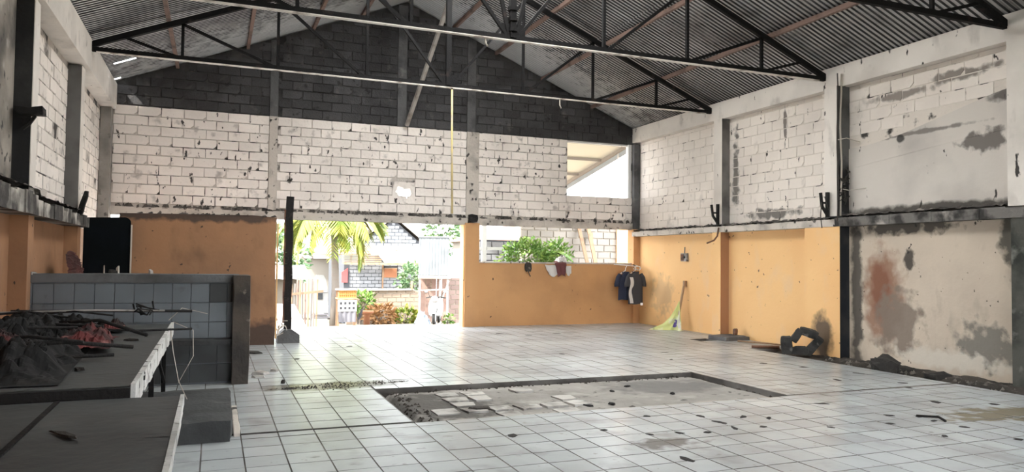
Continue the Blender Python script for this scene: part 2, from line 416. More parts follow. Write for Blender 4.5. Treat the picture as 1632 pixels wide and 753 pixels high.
vis.sort(key=lambda t: (t[0] ** 2 + t[2] ** 2) / max((t[1] - t[0]) * (t[3] - t[2]), .02))
near = set(vis[:295])
ut = unit_tile().mesh('tile', [tile_mat, grout])
rest = MB()
for t in tiles:
    dz, rx, ry = R(0, .0012), R(-.004, .004), R(-.004, .004)
    g = .0042
    if t in near:
        link('tile', ut, floor, (t[0] + g, t[2] + g, dz), (rx, ry, 0), (t[1] - t[0] - 2 * g, t[3] - t[2] - 2 * g, .004))
    else:
        a, b, c, d = t[0] + g, t[1] - g, t[2] + g, t[3] - g
        zs = [dz + rx * (y - c) - ry * (x - a) for x, y in ((a, c), (b, c), (b, d), (a, d))]
        rest.add([(a, c, -.004), (b, c, -.004), (b, d, -.004), (a, d, -.004), (a + .001, c + .001, zs[0]), (b - .001, c + .001, zs[1]), (b - .001, d - .001, zs[2]), (a + .001, d - .001, zs[3])],
                 [(4, 5, 6, 7), (0, 1, 5, 4), (1, 2, 6, 5), (2, 3, 7, 6), (3, 0, 4, 7)])
rest.m = [0, 1, 1, 1, 1] * (len(rest.f) // 5)
tag(obj('tile_field', rest, [tile_mat, grout], floor), kind='stuff')
# old tiles left in the torn up rectangle
for i in range(5, 12):
    for j in range(6):
        x, y = TX + i * .3, 6.78 + j * .3
        if x + .3 > PIT[1] - .1 or x < PIT[0] + .1 or y + .3 > PIT[3] - .1: continue
        keep = .8 if i < 9 else .6 if j < 2 else .08
        if random.random() > keep: continue
        a, b, c, d = x + R(.004, .03), x + .296 - R(0, .05), y + R(.004, .03), y + .296 - R(0, .06)
        pts = [(a + R(0, .05), c), (b - R(0, .04), c + R(0, .03)), (b, d - R(0, .08)), ((a + b) / 2, d - R(0, .03)), (a, d - R(0, .06))]
        mb = MB().prism(pts, lambda u, w, t: (u, w, t), -.045, -.018 + R(-.004, .004))
        obj('broken_tile', mb, dirty_tile, floor)

# bricks ------------------------------------------------------------
def brick_mesh(name, mt, k):
    rnd = random.Random(k)
    c = lambda: rnd.uniform(.004, .02)
    f = [(c(), 2.2 * c()), (1 - c(), 2.2 * c()), (1 - c(), 1 - 2.2 * c()), (c(), 1 - 2.2 * c())]
    if k % 3 == 2:       # one corner knocked off
        q = rnd.randrange(4)
        x, z = f[q]
        sx, sz = (1 if x < .5 else -1), (1 if z < .5 else -1)
        two = [(x, z + sz * rnd.uniform(.15, .4)), (x + sx * rnd.uniform(.06, .16), z)]
        if (sx > 0) != (sz > 0): two.reverse()
        f = f[:q] + two + f[q + 1:]
    b = [(0, 0), (1, 0), (1, 1), (0, 1)]
    mb = MB()
    n = len(f)
    mb.v = [(x, 0, z) for x, z in f] + [(min(1, max(0, x + (x - .5) * .04)), 1, min(1, max(0, z + (z - .5) * .08))) for x, z in f]
    mb.f = [tuple(range(n))] + [((i + 1) % n, i, n + i, n + (i + 1) % n) for i in range(n)]
    mb.m = [0] * len(mb.f)
    return mb.mesh(name, mt)
def brick_set(mt, n=6): return [brick_mesh('brick', mt, k) for k in range(n)]
def lay(parent, meshes, place, rz, u0, u1, z0, z1, ok, ch=.19, bl=.41, depth=.03, gap=.011, jit=.004, name='brick', limit=300):
    """running bond; place(u, z, out) -> xyz of the brick's lower left front corner"""
    n, z, row = 0, z0, 0
    while z < z1 - .06:
        h = min(ch, z1 - z)
        u = u0 - (bl / 2 if row % 2 else 0) - R(0, .03)
        while u < u1:
            a, b = max(u, u0), min(u + bl, u1)
            if b - a > .07:
                r = ok(a, b, z, z + h)
                if r is True: r = (a, b)
                if r and n < limit:
                    a, b = r
                    g = gap * R(.7, 1.5)
                    out = R(-jit, jit)
                    link(name, random.choice(meshes), parent, place(a + g / 2, z + g / 2, out), (0, R(-.006, .006), rz), (b - a - g, depth, h - g))
                    n += 1
            u += bl
        z += ch
        row += 1
    return n
WB, GB = brick_set(white_block), brick_set(grey_block)

# back wall, white lower part ------------------------------------------
WIN1, WIN2, DOORW, BREACH = (5.57, 9.60, 1.46, 2.31), (7.81, 9.58, 3.03, 4.42), (-1.95, 5.24, -.1, 2.30), (3.58, 4.08, 2.74, 3.20)
bw = MB()
for (a, b, c, d) in cells((XL - .2, XR + .2, -.35, 4.42), [WIN1, WIN2, DOORW, BREACH]):
    bw.box(a, b, YB + .012, YB + .16, c, d)
wall_back = struct('wall_back', bw, white_core, 'white painted block wall at the far end of the hall above the doorway', 'wall')
# ragged hole knocked through the wall
hole = [(3.66, 2.98), (3.70, 3.11), (3.80, 3.09), (3.84, 3.04), (3.97, 3.07), (4.0, 2.95), (3.95, 2.86), (3.83, 2.82), (3.79, 2.90), (3.72, 2.90)]
mb = MB()
n = len(hole)
cx, cz = 3.83, 2.97
def edge_pt(x, z):
    dx, dz = x - cx, z - cz
    t = min((.25 / abs(dx)) if dx else 9, (.23 / abs(dz)) if dz else 9)
    return cx + dx * t, cz + dz * t
for y0, y1 in ((YB - .004, YB + .155),):
    ins = [(x, y0, z) for x, z in hole] + [(x, y1, z) for x, z in hole]
    outs = [(edge_pt(x, z)[0], y, edge_pt(x, z)[1]) for y in (y0, y1) for x, z in hole]
    mb.add(ins + outs, [(i, (i + 1) % n, 2 * n + (i + 1) % n, 2 * n + i) for i in range(n)] + [(n + i, 3 * n + i, 3 * n + (i + 1) % n, n + (i + 1) % n) for i in range(n)] + [(i, n + i, n + (i + 1) % n, (i + 1) % n) for i in range(n)])
for sx in (-1, 1):
    for sz in (-1, 1):      # corners of the square around the ring
        pass
mb.box(3.575, 3.60, YB, YB + .15, 2.735, 3.205).box(4.06, 4.085, YB, YB + .15, 2.735, 3.205)
# corner fillers of the square so that only the ragged hole stays open
for (x, z) in ((3.58, 2.74), (4.08, 2.74), (4.08, 3.20), (3.58, 3.20)):
    sx, sz = (1 if x < cx else -1), (1 if z < cz else -1)
    mb.prism([(x, z), (x + sx * .17, z), (x, z + sz * .2)], lambda u, w, t: (u, t, w), YB, YB + .15)
tag(obj('broken_patch', mb, white_block, wall_back), 'block around a ragged hole open to daylight')
PILX = [(1.0, 1.16), (5.27, 5.56)]
def ok_back(a, b, z0, z1):
    for h in (WIN1, WIN2, DOORW, BREACH, (-9, 9, 0, 2.52), (1.0, 1.16, 0, 9), (5.27, 5.56, 0, 9), (XL, -1.86, 0, 9), (9.60, 10, 0, 9)):
        if h[2] < z0 + .03 and h[3] > z0 + .03 and a < h[1] and b > h[0]:
            if a >= h[0] and b <= h[1]: return False
            if a < h[0] and h[0] - a >= (b - h[1]): b = h[0]
            else: a = h[1]
    return (a, b) if b - a > .07 else False
lay(wall_back, WB, lambda u, z, o: (u, YB - .006 + o, z), 0, XL, XR, 2.52, 4.42, ok_back)
# ring beam with burnt upper lip
rb = MB()
n = 60
for i in range(n):
    a, b = XL + (XR - XL) * i / n, XL + (XR - XL) * (i + 1) / n
    rb.box(a, b, YB - .03 - R(0, .012), YB + .16, 2.30, 2.46 + R(-.012, .006))
obj('ring_beam', rb, ledge_mat, wall_back)
rb = MB()
for i in range(150):
    x = R(XL + .1, XR - .1)
    s = R(.02, .07)
    rb.add([(x - s, YB - .035, 2.46 + R(-.03, .01)), (x + s, YB - .035, 2.46 + R(-.02, .01)), (x + s * R(.2, .9), YB - .02, 2.49 + R(0, .05)), (x - s * R(.2, .9), YB - .02, 2.49 + R(0, .04)), (x, YB + .02, 2.47)],
           [(0, 1, 2, 3), (0, 4, 1), (1, 4, 2), (2, 4, 3), (3, 4, 0)])
tag(obj('charred_lip', rb, ledge_top, wall_back), 'charred crumbling upper lip of the beam', kind='stuff')
for a, b in PILX:
    obj('pilaster', MB().box(a, b, YB - .028, YB + .16, 2.46, 4.42), ledge_mat, wall_back)
obj('pilaster', MB().box(5.24, 5.57, YB - .10, YB + .17, 0, 2.34), [orange_pillar], wall_back)
obj('jamb', MB().box(5.205, 5.24, YB - .07, YB + .19, 0, 2.30), [orange], wall_back)
obj('corner_pilaster', MB().box(9.585, XR, YB - .12, YB + .16, 0, 2.31), orange_pillar, wall_back)
obj('corner_pilaster', MB().box(9.60, XR, YB - .10, YB + .16, 2.31, 4.42), dark_concrete, wall_back)
obj('corner_pilaster', MB().box(XL, -1.86, YB - .24, YB + .16, 0, 4.42), concrete, wall_back)
lw = MB().box(5.57, 9.60, YB - .006, YB + .02, 0, 1.455)
obj('low_wall_plaster', lw, orange_pillar, wall_back)
obj('burnt_knot', rough_box(.2, .1, .16, 2, .05, 3), black_burnt, wall_back, loc=(5.40, YB - .1, 2.36))
win1 = struct('window_1', MB().box(5.57, 9.6, YB - .03, YB + .18, 1.44, 1.475), ledge_mat, 'pale sill of the wide unglazed opening over the low orange wall', 'window')
wf = MB().box(9.50, 9.58, YB + .02, YB + .14, 3.03, 4.42).box(7.81, 9.5, YB + .02, YB + .14, 3.03, 3.06).box(7.81, 9.5, YB + .06, YB + .14, 4.38, 4.42)
win2 = struct('window_2', wf, white_paint, 'white frame of the unglazed opening high in the far corner', 'window')

# gable --------------------------------------------------------------
gb = MB().prism([(XL - .2, 4.42), (XR + .2, 4.42), (XR + .2, roof_z(XR + .2)), (XM, 7.2), (XL - .2, roof_z(XL - .2))], lambda u, w, t: (u, t, w), YB + .012, YB + .16)
wall_gable = struct('wall_gable', gb, grey_core, 'bare dark grey block gable above the white wall', 'wall')
def ok_gable(a, b, z0, z1):
    top = z1 - .05
    lo, hi = XM - (7.15 - top) / .412, XM + (7.15 - top) / .412
    a, b = max(a, lo), min(b, hi)
    for p0, p1 in ((1.0, 1.16), (3.66, 3.86), (5.27, 5.47)):
        if a < p1 and b > p0:
            if p0 - a >= b - p1: b = p0
            else: a = p1
    return (a, b) if b - a > .07 else False
lay(wall_gable, GB, lambda u, z, o: (u, YB - .006 + o, z), 0, XL, XR, 4.43, 7.1, ok_gable, jit=.008)
for a, b in ((1.0, 1.16), (3.66, 3.86), (5.27, 5.47)):
    obj('pilaster', MB().box(a, b, YB - .02, YB + .16, 4.42, roof_z((a + b) / 2) - .05), dark_concrete, wall_gable)

# right wall -----------------------------------------------------------
SB = brick_set(white_smooth)
rw = MB().box(XR + .012, XR + .17, YF, YB + .16, -.35, 4.82)
wall_right = struct('wall_right', rw, smooth_core, 'long side wall on the right, white blocks above and orange paint below', 'wall')
scorched_pier = mat('scorched_pier', (.13, .13, .13), .9, layers=[((.06, .06, .06), 2.2, .45, .68)], spots=[((.012, .012, .013), (9.6, 9.35, 2.7), (.6, .6, .55), .8)], bump=(25, .4))  # scorching plus the unlit near side, both in the colour
soot_shade_pier = mat('tar_black_pier', (.010, .012, .016), .9, layers=[((.03, .03, .03), 2.0, .5, .7)])  # soot and the unlit near side in one black tone
mossy_pier = mat('mossy_pier', (.075, .075, .065), .92, layers=[((.025, .028, .024), 2.0, .42, .6), ((.2, .2, .18), 4.0, .6, .75)], bump=(25, .4))
orange_shaded = mat('brown_paint', (.36, .18, .09), .8)  # orange with the shade of the pier's near side mixed in
PILR = [(12.45, 12.72), (9.35, 9.62), (6.25, 6.52), (3.15, 3.42), (.05, .32)]
def ok_right(a, b, z0, z1):       # u runs along -y: u = -y
    y0, y1 = -b, -a
    for p0, p1 in PILR:
        if y0 < p1 and y1 > p0:
            if y1 - p1 >= p0 - y0: y0 = p1
            else: y1 = p0
    if y1 < 9.4 and z0 < 3.48 + (9.0 - (y0 + y1) / 2) * .17: return False
    return (-y1, -y0) if y1 - y0 > .07 else False
lay(wall_right, SB, lambda u, z, o: (XR + .006 - o, -u, z), -math.pi / 2, -15.88, -5.9, 2.30, 4.46, ok_right, gap=.0065, jit=.003)
pl = MB().prism([(9.35, 2.28), (9.35, 3.42), (8.9, 3.44), (8.3, 3.52), (7.6, 3.68), (6.9, 3.84), (6.25, 3.95), (5.9, 3.97), (5.9, 2.28)], lambda u, w, t: (t, u, w), XR - .008, XR + .02)
tag(obj('plaster_patch', pl, right_plaster, wall_right), 'smooth scorched plaster over the blocks')
pl = MB().prism([(9.2, 3.16), (8.35, 3.30), (7.4, 3.36), (6.3, 3.44), (6.3, 3.36), (7.4, 3.28), (9.2, 3.1)], lambda u, w, t: (t, u, w), XR - .016, XR)
obj('plaster_ridge', pl, right_plaster, wall_right)
obj('low_wall_plaster', MB().box(XR - .004, XR + .02, 9.45, 15.9, -.05, 2.15), orange, wall_right)
obj('low_wall_plaster', MB().box(XR - .004, XR + .02, YF, 9.40, -.1, 2.15), stain_wall, wall_right)
for i, (a, b) in enumerate(PILR):
    near_ = i >= 1
    up = 9.585 if i == 0 else 9.50
    obj('pilaster', MB().box(up, XR + .05, a, b, 2.28, 4.46), [mat('pier_concrete', (.20, .19, .18), .9, layers=[((.10, .095, .09), 2.0, .45, .7)], bump=(25, .4)), scorched_pier, white_plaster][min(i, 2)], wall_right)
    obj('pilaster', MB().box(9.555, XR + .05, a, b, -.05, 2.15), [orange_shaded, soot_shade_pier, mossy_pier, mossy_pier, mossy_pier][i], wall_right)
    if i < 2:       # lit inner side in lighter paint; the pier body is toned as unlit
        obj('lit_pier_face', MB().box(up - .006, up + .01, a + .004, b, 2.3, 4.46), white_plaster, wall_right)
        obj('lit_pier_face', MB().box(9.549, 9.56, a + .004, b + (.0 if i == 0 else .5), -.04, 2.14), orange, wall_right)
    if i == 1:
        obj('low_wall_plaster', MB().box(9.565, XR, 9.6, 10.15, -.05, 2.15), orange, wall_right)
rb = MB()
n = 48
for i in range(n):
    a, b = YF + (YB - .1 - YF) * i / n, YF + (YB - .1 - YF) * (i + 1) / n
    rb.k = 1 if b < 9.6 else 0
    rb.box(9.545 - R(0, .015), XR + .05, a, b, 2.13, 2.25 + R(-.012, .005) + .03 * rb.k)
obj('ledge', rb, [ledge_mat, mat('scorched_ledge', (.17, .16, .15), .95, layers=[((.40, .37, .34), 2.6, .56, .64), ((.04, .038, .036), 3.5, .45, .6)], bump=(30, .6))], wall_right)
rb = MB()
rb.grid(6, 240, lambda u, w: (9.56 + u * .21, 3.0 + w * 12.9, 2.25 + .05 * (1 - abs(u - .6)) * (1 + noise.noise((w * 60, u * 5, 0))) + .03 * noise.noise((w * 220, u * 9, 3)) + (.035 if w < .51 else 0)))
tag(obj('charred_ledge_top', rb, ledge_top, wall_right, True), 'charred crust on top of the ledge')
rb = MB().box(9.60, XR + .05, YF, YB, 4.46, 4.82)
obj('ring_beam', rb, white_plaster, wall_right)

# left wall -------------------------------------------------------------
lw = MB().box(XL - .17, XL - .012, YF, YB + .16, -.35, 4.82)
black_pier = mat('black_sooted_pier', (.022, .022, .024), .92, layers=[((.05, .05, .05), 2.0, .5, .7)], bump=(25, .4))  # soot plus the shade of the near side, both in the colour
wall_left = struct('wall_left', lw, white_core, 'shadowed side wall on the left with block piers and a brown lower part', 'wall')
def ok_left(a, b, z0, z1):       # u = y
    for p0, p1 in PILR:
        if a < p1 and b > p0:
            if p0 - a >= b - p1: b = p0
            else: a = p1
    return (a, b) if b - a > .07 else False
lay(wall_left, WB, lambda u, z, o: (XL - .006 + o, u, z), math.pi / 2, 9.6, 15.76, 2.15, 4.3, ok_left, jit=.007)
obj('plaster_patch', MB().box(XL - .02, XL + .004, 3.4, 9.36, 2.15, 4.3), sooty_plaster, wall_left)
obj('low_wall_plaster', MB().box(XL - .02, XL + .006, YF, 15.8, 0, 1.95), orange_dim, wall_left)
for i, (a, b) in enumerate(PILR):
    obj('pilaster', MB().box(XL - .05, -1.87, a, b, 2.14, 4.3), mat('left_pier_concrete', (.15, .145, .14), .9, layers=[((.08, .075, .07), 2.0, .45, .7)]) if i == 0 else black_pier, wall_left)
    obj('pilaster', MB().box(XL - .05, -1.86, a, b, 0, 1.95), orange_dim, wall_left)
    obj('lit_pier_face', MB().box(-1.875, -1.862, a + .004, b, 2.16, 4.3), white_plaster, wall_left)  # pale skin stands for the lit inner side
rb = MB()
n = 40
for i in range(n):
    a, b = 1 + (YB - 3.1 - 1) * i / n, 1 + (YB - 3.1 - 1) * (i + 1) / n
    rb.box(XL - .05, -1.78 + R(0, .02), a, b, 1.93, 2.10 + R(-.03, .02) + (.06 if b < 9.6 else 0))
obj('ledge', rb, burnt_ledge, wall_left)
rb = MB().grid(5, 160, lambda u, w: (-1.80 - u * .23, 3.0 + w * 9.8, 2.13 + .06 * (1 - abs(u - .5)) * (1 + noise.noise((w * 60, u * 5, 7))) + (.06 if w < .67 else 0)))
tag(obj('charred_ledge_top', rb, ledge_top, wall_left, True), 'charred crust on top of the ledge')
obj('ring_beam', MB().box(XL - .05, -1.80, YF, YB, 4.32, 4.80), white_plaster, wall_left)

# front of the hall, behind the viewer: walled on the left, open on the right; unseen gateway shaped for its light
FRONT_OPEN = (2.6, 9.0, 0, 3.2)
fwall = MB()
fwall.prism([(XL - .2, 4.8), (XR + .2, 4.8), (XM, 7.2)], lambda u, w, t: (u, t, w), YF - .15, YF)
for (a, b, c, d) in cells((XL - .2, XR + .2, -.35, 4.8), [FRONT_OPEN]):
    fwall.box(a, b, YF - .15, YF, c, d)
struct('wall_front', fwall, white_plaster, 'block wall behind the viewer with a wide gateway shaped to light the hall', 'wall')

# roof --------------------------------------------------------------------
ceiling = tag(bpy.data.objects.new('ceiling', None), 'corrugated metal roof on smoked timber purlins', 'ceiling', None, 'structure')
ceiling.location = (0, 0, 0)
COL.objects.link(ceiling)
SL = math.atan(.412)
PITCH, AMP = .09, .0125
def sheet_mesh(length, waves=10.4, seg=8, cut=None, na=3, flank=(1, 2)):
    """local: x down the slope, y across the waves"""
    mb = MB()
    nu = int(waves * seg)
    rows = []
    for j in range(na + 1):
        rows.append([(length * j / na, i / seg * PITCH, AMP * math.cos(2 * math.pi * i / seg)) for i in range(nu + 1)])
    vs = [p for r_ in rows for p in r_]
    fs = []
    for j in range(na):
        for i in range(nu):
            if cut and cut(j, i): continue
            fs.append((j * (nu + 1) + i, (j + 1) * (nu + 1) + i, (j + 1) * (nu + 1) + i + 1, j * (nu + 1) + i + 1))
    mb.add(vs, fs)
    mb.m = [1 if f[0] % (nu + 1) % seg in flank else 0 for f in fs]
    return mb.mesh('roof_sheet', [sheet_mat, sheet_shade], True, False)
half = (XR - XM + .35) / math.cos(SL)
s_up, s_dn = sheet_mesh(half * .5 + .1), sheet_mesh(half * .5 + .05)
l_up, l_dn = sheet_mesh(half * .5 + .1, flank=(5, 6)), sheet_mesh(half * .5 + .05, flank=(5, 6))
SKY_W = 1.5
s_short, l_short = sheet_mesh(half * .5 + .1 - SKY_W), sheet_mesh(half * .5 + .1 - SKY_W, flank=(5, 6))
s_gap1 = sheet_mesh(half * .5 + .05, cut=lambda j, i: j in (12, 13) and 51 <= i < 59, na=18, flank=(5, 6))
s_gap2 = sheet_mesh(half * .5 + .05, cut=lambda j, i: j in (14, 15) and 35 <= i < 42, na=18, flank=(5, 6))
for side in (1, -1):
    for k in range(20):
        y = 16.25 - 10 * PITCH * (k + 1)
        for part_ in (0, 1):
            d0 = 0 if part_ == 0 else half * .5
            x = XM + side * d0 * math.cos(SL)
            z = 7.2 + .015 - d0 * math.sin(SL) + (.012 if part_ == 0 else 0) + (.003 if k % 2 else 0) + R(-.003, .003)
            sky_ = part_ == 0 and 4.6 < y and y + .9 < 12.9
            if sky_:        # added light-admitting sheets take over along the ridge
                x, z = x + side * SKY_W * math.cos(SL), z - SKY_W * math.sin(SL)
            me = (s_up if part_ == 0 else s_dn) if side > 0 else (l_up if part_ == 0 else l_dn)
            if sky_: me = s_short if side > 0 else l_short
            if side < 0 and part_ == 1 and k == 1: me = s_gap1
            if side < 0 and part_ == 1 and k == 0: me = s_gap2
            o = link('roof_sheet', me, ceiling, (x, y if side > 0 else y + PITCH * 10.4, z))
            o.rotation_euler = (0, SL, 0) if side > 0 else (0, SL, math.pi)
            o.rotation_euler.x += R(-.004, .004)
milky = bpy.data.materials.new('milky_fill_sheet')
milky.use_nodes = True
_n = milky.node_tree.nodes
_t = _n.new('ShaderNodeBsdfTranslucent')
_t.inputs[0].default_value = (.86, .86, .84, 1)
milky.node_tree.links.new(_t.outputs[0], _n['Material Output'].inputs['Surface'])
for side in (1, -1):  # unseen sheets added to bring daylight deep into the hall
    for k in range(5):
        y0 = 4.5 + k * 1.62
        mb = MB().grid(2, 40, lambda u, w: (XM + side * (u * 1.58) * math.cos(SL), y0 + w * 1.64, 7.2 + .02 - u * 1.58 * math.sin(SL) + .008 * math.cos(w * 1.64 / PITCH * 6.2832)))
        o = link('added_light_sheet', mb.mesh('added_light_sheet', milky, True), ceiling)
        if k == 0 and side == 1: tag(o, 'added milky sheet along the ridge, out of view, to brighten the hall')
rc = MB().prism([(-.25, -.11), (0, 0), (.25, -.11), (.25, -.095), (0, .015), (-.25, -.095)], lambda u, w, t: (XM + u, t, 7.25 + w), 12.6, 16.25)
obj('ridge_cap', rc, sheet_mat, ceiling)
for x in (-1.95, -.75, .55, 1.83, 2.85, 4.9, 5.95, 7.12, 8.45, 9.68):
    z = roof_z(x) - .045
    obj('purlin', MB().beam((x, YF, z), (x, 16.0, z), .06, .075), timber, ceiling)

# roof trusses ---------------------------------------------------------------
def truss(y, first):
    t = thing('roof_truss', (XM, y, 4.6), first, 'truss', 'steel roof trusses')
    zt = lambda x: roof_z(x) - .135
    def part(nm, p, q, w, h, mt=steel_black):
        mb = MB().beam((p[0] - XM, 0, p[1] - 4.6), (q[0] - XM, 0, q[1] - 4.6), w, h)
        return obj(nm, mb, mt, t)
    part('bottom_chord', (XL, 4.66), (XR, 4.66), .06, .07)
    if y > 7: part('chord_flange', (XL + .3, 4.622), (XR - .3, 4.622), .075, .012, flange)
    part('top_chord', (XL, zt(XL)), (XM, zt(XM)), .07, .08)
    part('top_chord', (XM, zt(XM)), (XR, zt(XR)), .07, .08)
    part('king_post', (XM, 4.66), (XM, zt(XM)), .09, .09)
    nodes = [1.47, 2.95, 4.4]
    prev = 0
    for d in nodes:
        for s in (-1, 1):
            part('post', (XM + s * d, 4.66), (XM + s * d, zt(XM + s * d)), .045, .045)
            part('diagonal', (XM + s * d, zt(XM + s * d) - .05), (XM + s * (prev + .08), 4.68), .045, .045)
        prev = d
    for s in (-1, 1):
        part('diagonal', (XM + s * 5.25, zt(XM + s * 5.25)), (XM + s * 4.5, 4.68), .04, .04)
        part('gusset', (XM + s * .1, 4.62), (XM + s * .1, 4.86), .14, .02)
    return t
truss(12.85, 'third black steel roof truss from the viewer, nearest the far gable')
tb = truss(9.72, 'second black steel roof truss, with bolts on its thick king post')
for z in (.15, .3, .45): obj('bolt_collar', MB().lathe([(.075, z), (.075, z + .05)], 8), steel_black, tb)
obj('strut', MB().beam((.06, 0, .1), (.35, 0, 1.4), .05), steel_black, tb)
obj('strut', MB().beam((-.06, 0, .1), (-.35, 0, 1.4), .05), steel_black, tb)
truss(6.6, 'nearest black steel roof truss, only its right end in view')

# ------------------------------------------------------------------ orange partition, post, black panel
pw = MB()
pts = [(-1.45, 0), (1.0, 0), (1.01, .55), (.99, 1.3), (1.0, 2.2), (.6, 2.23), (-.4, 2.215), (-1.43, 2.2)]
pw.prism(pts, lambda u, w, t: (u, t, w), 13.5, 13.6)
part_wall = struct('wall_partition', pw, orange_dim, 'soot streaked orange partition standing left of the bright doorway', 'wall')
obj('edge_strip', MB().box(1.012, 1.035, 13.52, 13.6, .1, 2.1), orange, part_wall)
cb = MB()
for i in range(26):
    x = R(-1.4, 1.0); s = R(.02, .06)
    cb.add([(x - s, 13.49, 2.21), (x + s, 13.49, 2.21), (x + s * .5, 13.55, 2.22 + R(.01, .05)), (x, 13.61, 2.21)], [(0, 1, 2), (1, 3, 2), (3, 0, 2), (0, 3, 1)])
tag(obj('charred_lip', cb, ledge_top, part_wall), kind='stuff')
t = thing('door_post', (1.24, 13.82, 0), 'charred upright post in a concrete footing at the left edge of the doorway', 'post')
mb = MB()
for i in range(12):
    z0, z1 = .2 + i * .2, .2 + (i + 1) * .2
    mb.beam((.0 + .008 * math.sin(i * 1.7), 0, z0), (.0 + .008 * math.sin(i * 1.7 + 1.7), 0, z1), .125, .1, (0, 1, 0))
obj('post', mb, black_burnt, t)
mb = MB()
for i in range(8):
    mb.beam((-.075 + .006 * math.sin(i * 2.3), -.03, .35 + i * .25), (-.075 + .006 * math.sin(i * 2.3 + 2.3), -.03, .62 + i * .25), .03, .03, (0, 1, 0))
tag(obj('rusty_strip', mb, rust, t), 'rusty strip peeling along the post')
mb = MB().prism([(-.18, 0), (.20, 0), (.20, .14), (.06, .24), (-.06, .24), (-.18, .13)], lambda u, w, d: (u, d, w), -.16, .16)
obj('footing', mb, dark_concrete, t)
mb = MB()
for i in range(9):
    a = R(0, 6.28)
    p = Vector((-.13 + R(-.05, .05), -.14, .12 + R(0, .25)))
    mb.tube([p, p + Vector((R(-.06, .06), -.04, R(-.1, .12))), p + Vector((R(-.1, .1), -.05, R(-.1, .15)))], .008, 4)
obj('bent_strapping', mb, pale_wire, t)

bp = MB()
w_, h_, r_ = .66, 2.12, .09
pts = [(0, 0), (w_, 0)] + [(w_ - r_ + r_ * math.cos(a), h_ - r_ + r_ * math.sin(a)) for a in [i * math.pi / 10 for i in range(6)]] + [(.0, h_ - .02)]
bp.prism(pts, lambda u, w, d: (u, d, w), 0, .05)
o = obj('door_leaf', bp, black_plastic, loc=(-1.90, 13.22, 0), rot=(-.02, 0, 0))
tag(o, 'tall black door leaf with a rounded upper corner, beside the orange partition', 'door')
mb = MB().beam((w_ + .012, -.005, .05), (w_ + .012, -.005, h_ - .12), .018, .05)
tag(obj('edge_trim', mb, pale_wire, o), 'pale metal edge')

# ------------------------------------------------------------------ tiled half wall with end post and ledge
plinth_mat = mat('dark_plinth', (.055, .058, .060), .9, layers=[((.03, .031, .032), 2.0, .45, .7), ((.10, .1, .098), 5.0, .62, .78)], bump=(25, .4))
hw = MB().box(XL, .27, 9.56, 9.70, 0, 1.285)
half_wall = struct('wall_divider', hw, mat('wall_grout', (.10, .11, .12), .95), 'chest high half wall clad in white tiles with a dark end pier', 'wall')
obj('coping', rough_box(2.34, .17, .10, 6, .006, 5, .006), mat('grey_coping', (.13, .135, .14), .9, layers=[((.07, .07, .07), 3.0, .45, .7)], bump=(25, .4)), half_wall, loc=(-.88, 9.62, 1.20))
uw = MB().add([(0, 1, 0), (1, 1, 0), (1, 1, 1), (0, 1, 1), (.012, 0, .012), (.988, 0, .012), (.988, 0, .988), (.012, 0, .988)],
              [(4, 5, 6, 7), (0, 1, 5, 4), (1, 2, 6, 5), (2, 3, 7, 6), (3, 0, 4, 7)])
wt, st = uw.mesh('tile', wall_tile), uw.mesh('tile', sooty_tile)
for r_i, z in enumerate((.965, .735, .545)):
    h = (.225, .226, .186)[r_i]
    x = XL
    while x < .22:
        w_ = min(.2, .235 - x)
        bad = r_i == 0 and -.1 < x < .2
        link('tile', st if bad else wt, half_wall, (x + .002, 9.548 + R(-.0015, .001), z), (0, 0, 0), (w_ - .003, .014, h))
        x += .2
obj('ledge', rough_box(2.3, .13, .075, 6, .006, 8, .01), plinth_mat, half_wall, loc=(-.89, 9.52, .465))
for z in (.02, .245):
    x = XL
    while x < .22:
        w_ = min(.3, .235 - x)
        link('tile', st, half_wall, (x + .002, 9.551 + R(-.002, .002), z), (0, 0, 0), (w_ - .003, .014, .217))
        x += .3
obj('end_pier', rough_box(.20, .32, 1.29, 5, .008, 2, .008), mat('sooty_brown_pier', (.095, .078, .064), .9, layers=[((.04, .036, .034), 1.5, .45, .65), ((.2, .17, .14), 8.0, .66, .74)], bump=(25, .4)), half_wall, loc=(.32, 9.57, 0))

def shard(name, pos, size, mt, label, cat, group=None, n=6, flat=.25, seed=0):
    rnd = random.Random(seed)
    pts = []
    for i in range(n):
        a = 2 * math.pi * i / n + rnd.uniform(-.3, .3)
        r = rnd.uniform(.55, 1)
        pts.append((math.cos(a) * r * size[0] / 2, math.sin(a) * r * size[1] / 2))
    hs = [rnd.uniform(.5, 1) * size[2] for _ in pts]
    mb = MB()
    mb.add([(x, y, 0) for x, y in pts] + [(x * .85, y * .85, h) for (x, y), h in zip(pts, hs)] + [(0, 0, max(hs))],
           [tuple(reversed(range(n)))] + [(i, (i + 1) % n, n + (i + 1) % n, n + i) for i in range(n)] + [(n + i, n + (i + 1) % n, 2 * n) for i in range(n)])
    return tag(obj(name, mb, mt, loc=pos, rot=(0, 0, rnd.uniform(0, 6))), label, cat, group)
shard('plaster_shard', (-1.16, 9.62, 1.30), (.03, .02, .10), white_plaster, 'slim white shard upright on the half wall, just right of the black door leaf', 'shard', seed=1)
shard('plaster_shard', (-1.02, 9.62, 1.30), (.05, .03, .09), white_plaster, 'second white shard on the half wall, right of the slim one', 'shard', seed=2)
shard('cement_lump', (-1.07, 9.62, 1.30), (.12, .06, .05), rock_mat, 'dark lump between the two white shards on the half wall', 'lump', seed=3)
shard('cement_lump', (-.68, 9.62, 1.30), (.15, .08, .055), concrete, 'low grey lump alone on the middle of the half wall', 'lump', seed=4)
shard('cement_lump', (-1.85, 9.62, 1.285), (.3, .1, .04), concrete, 'flat broken lump at the wall end of the half wall', 'lump', seed=5)

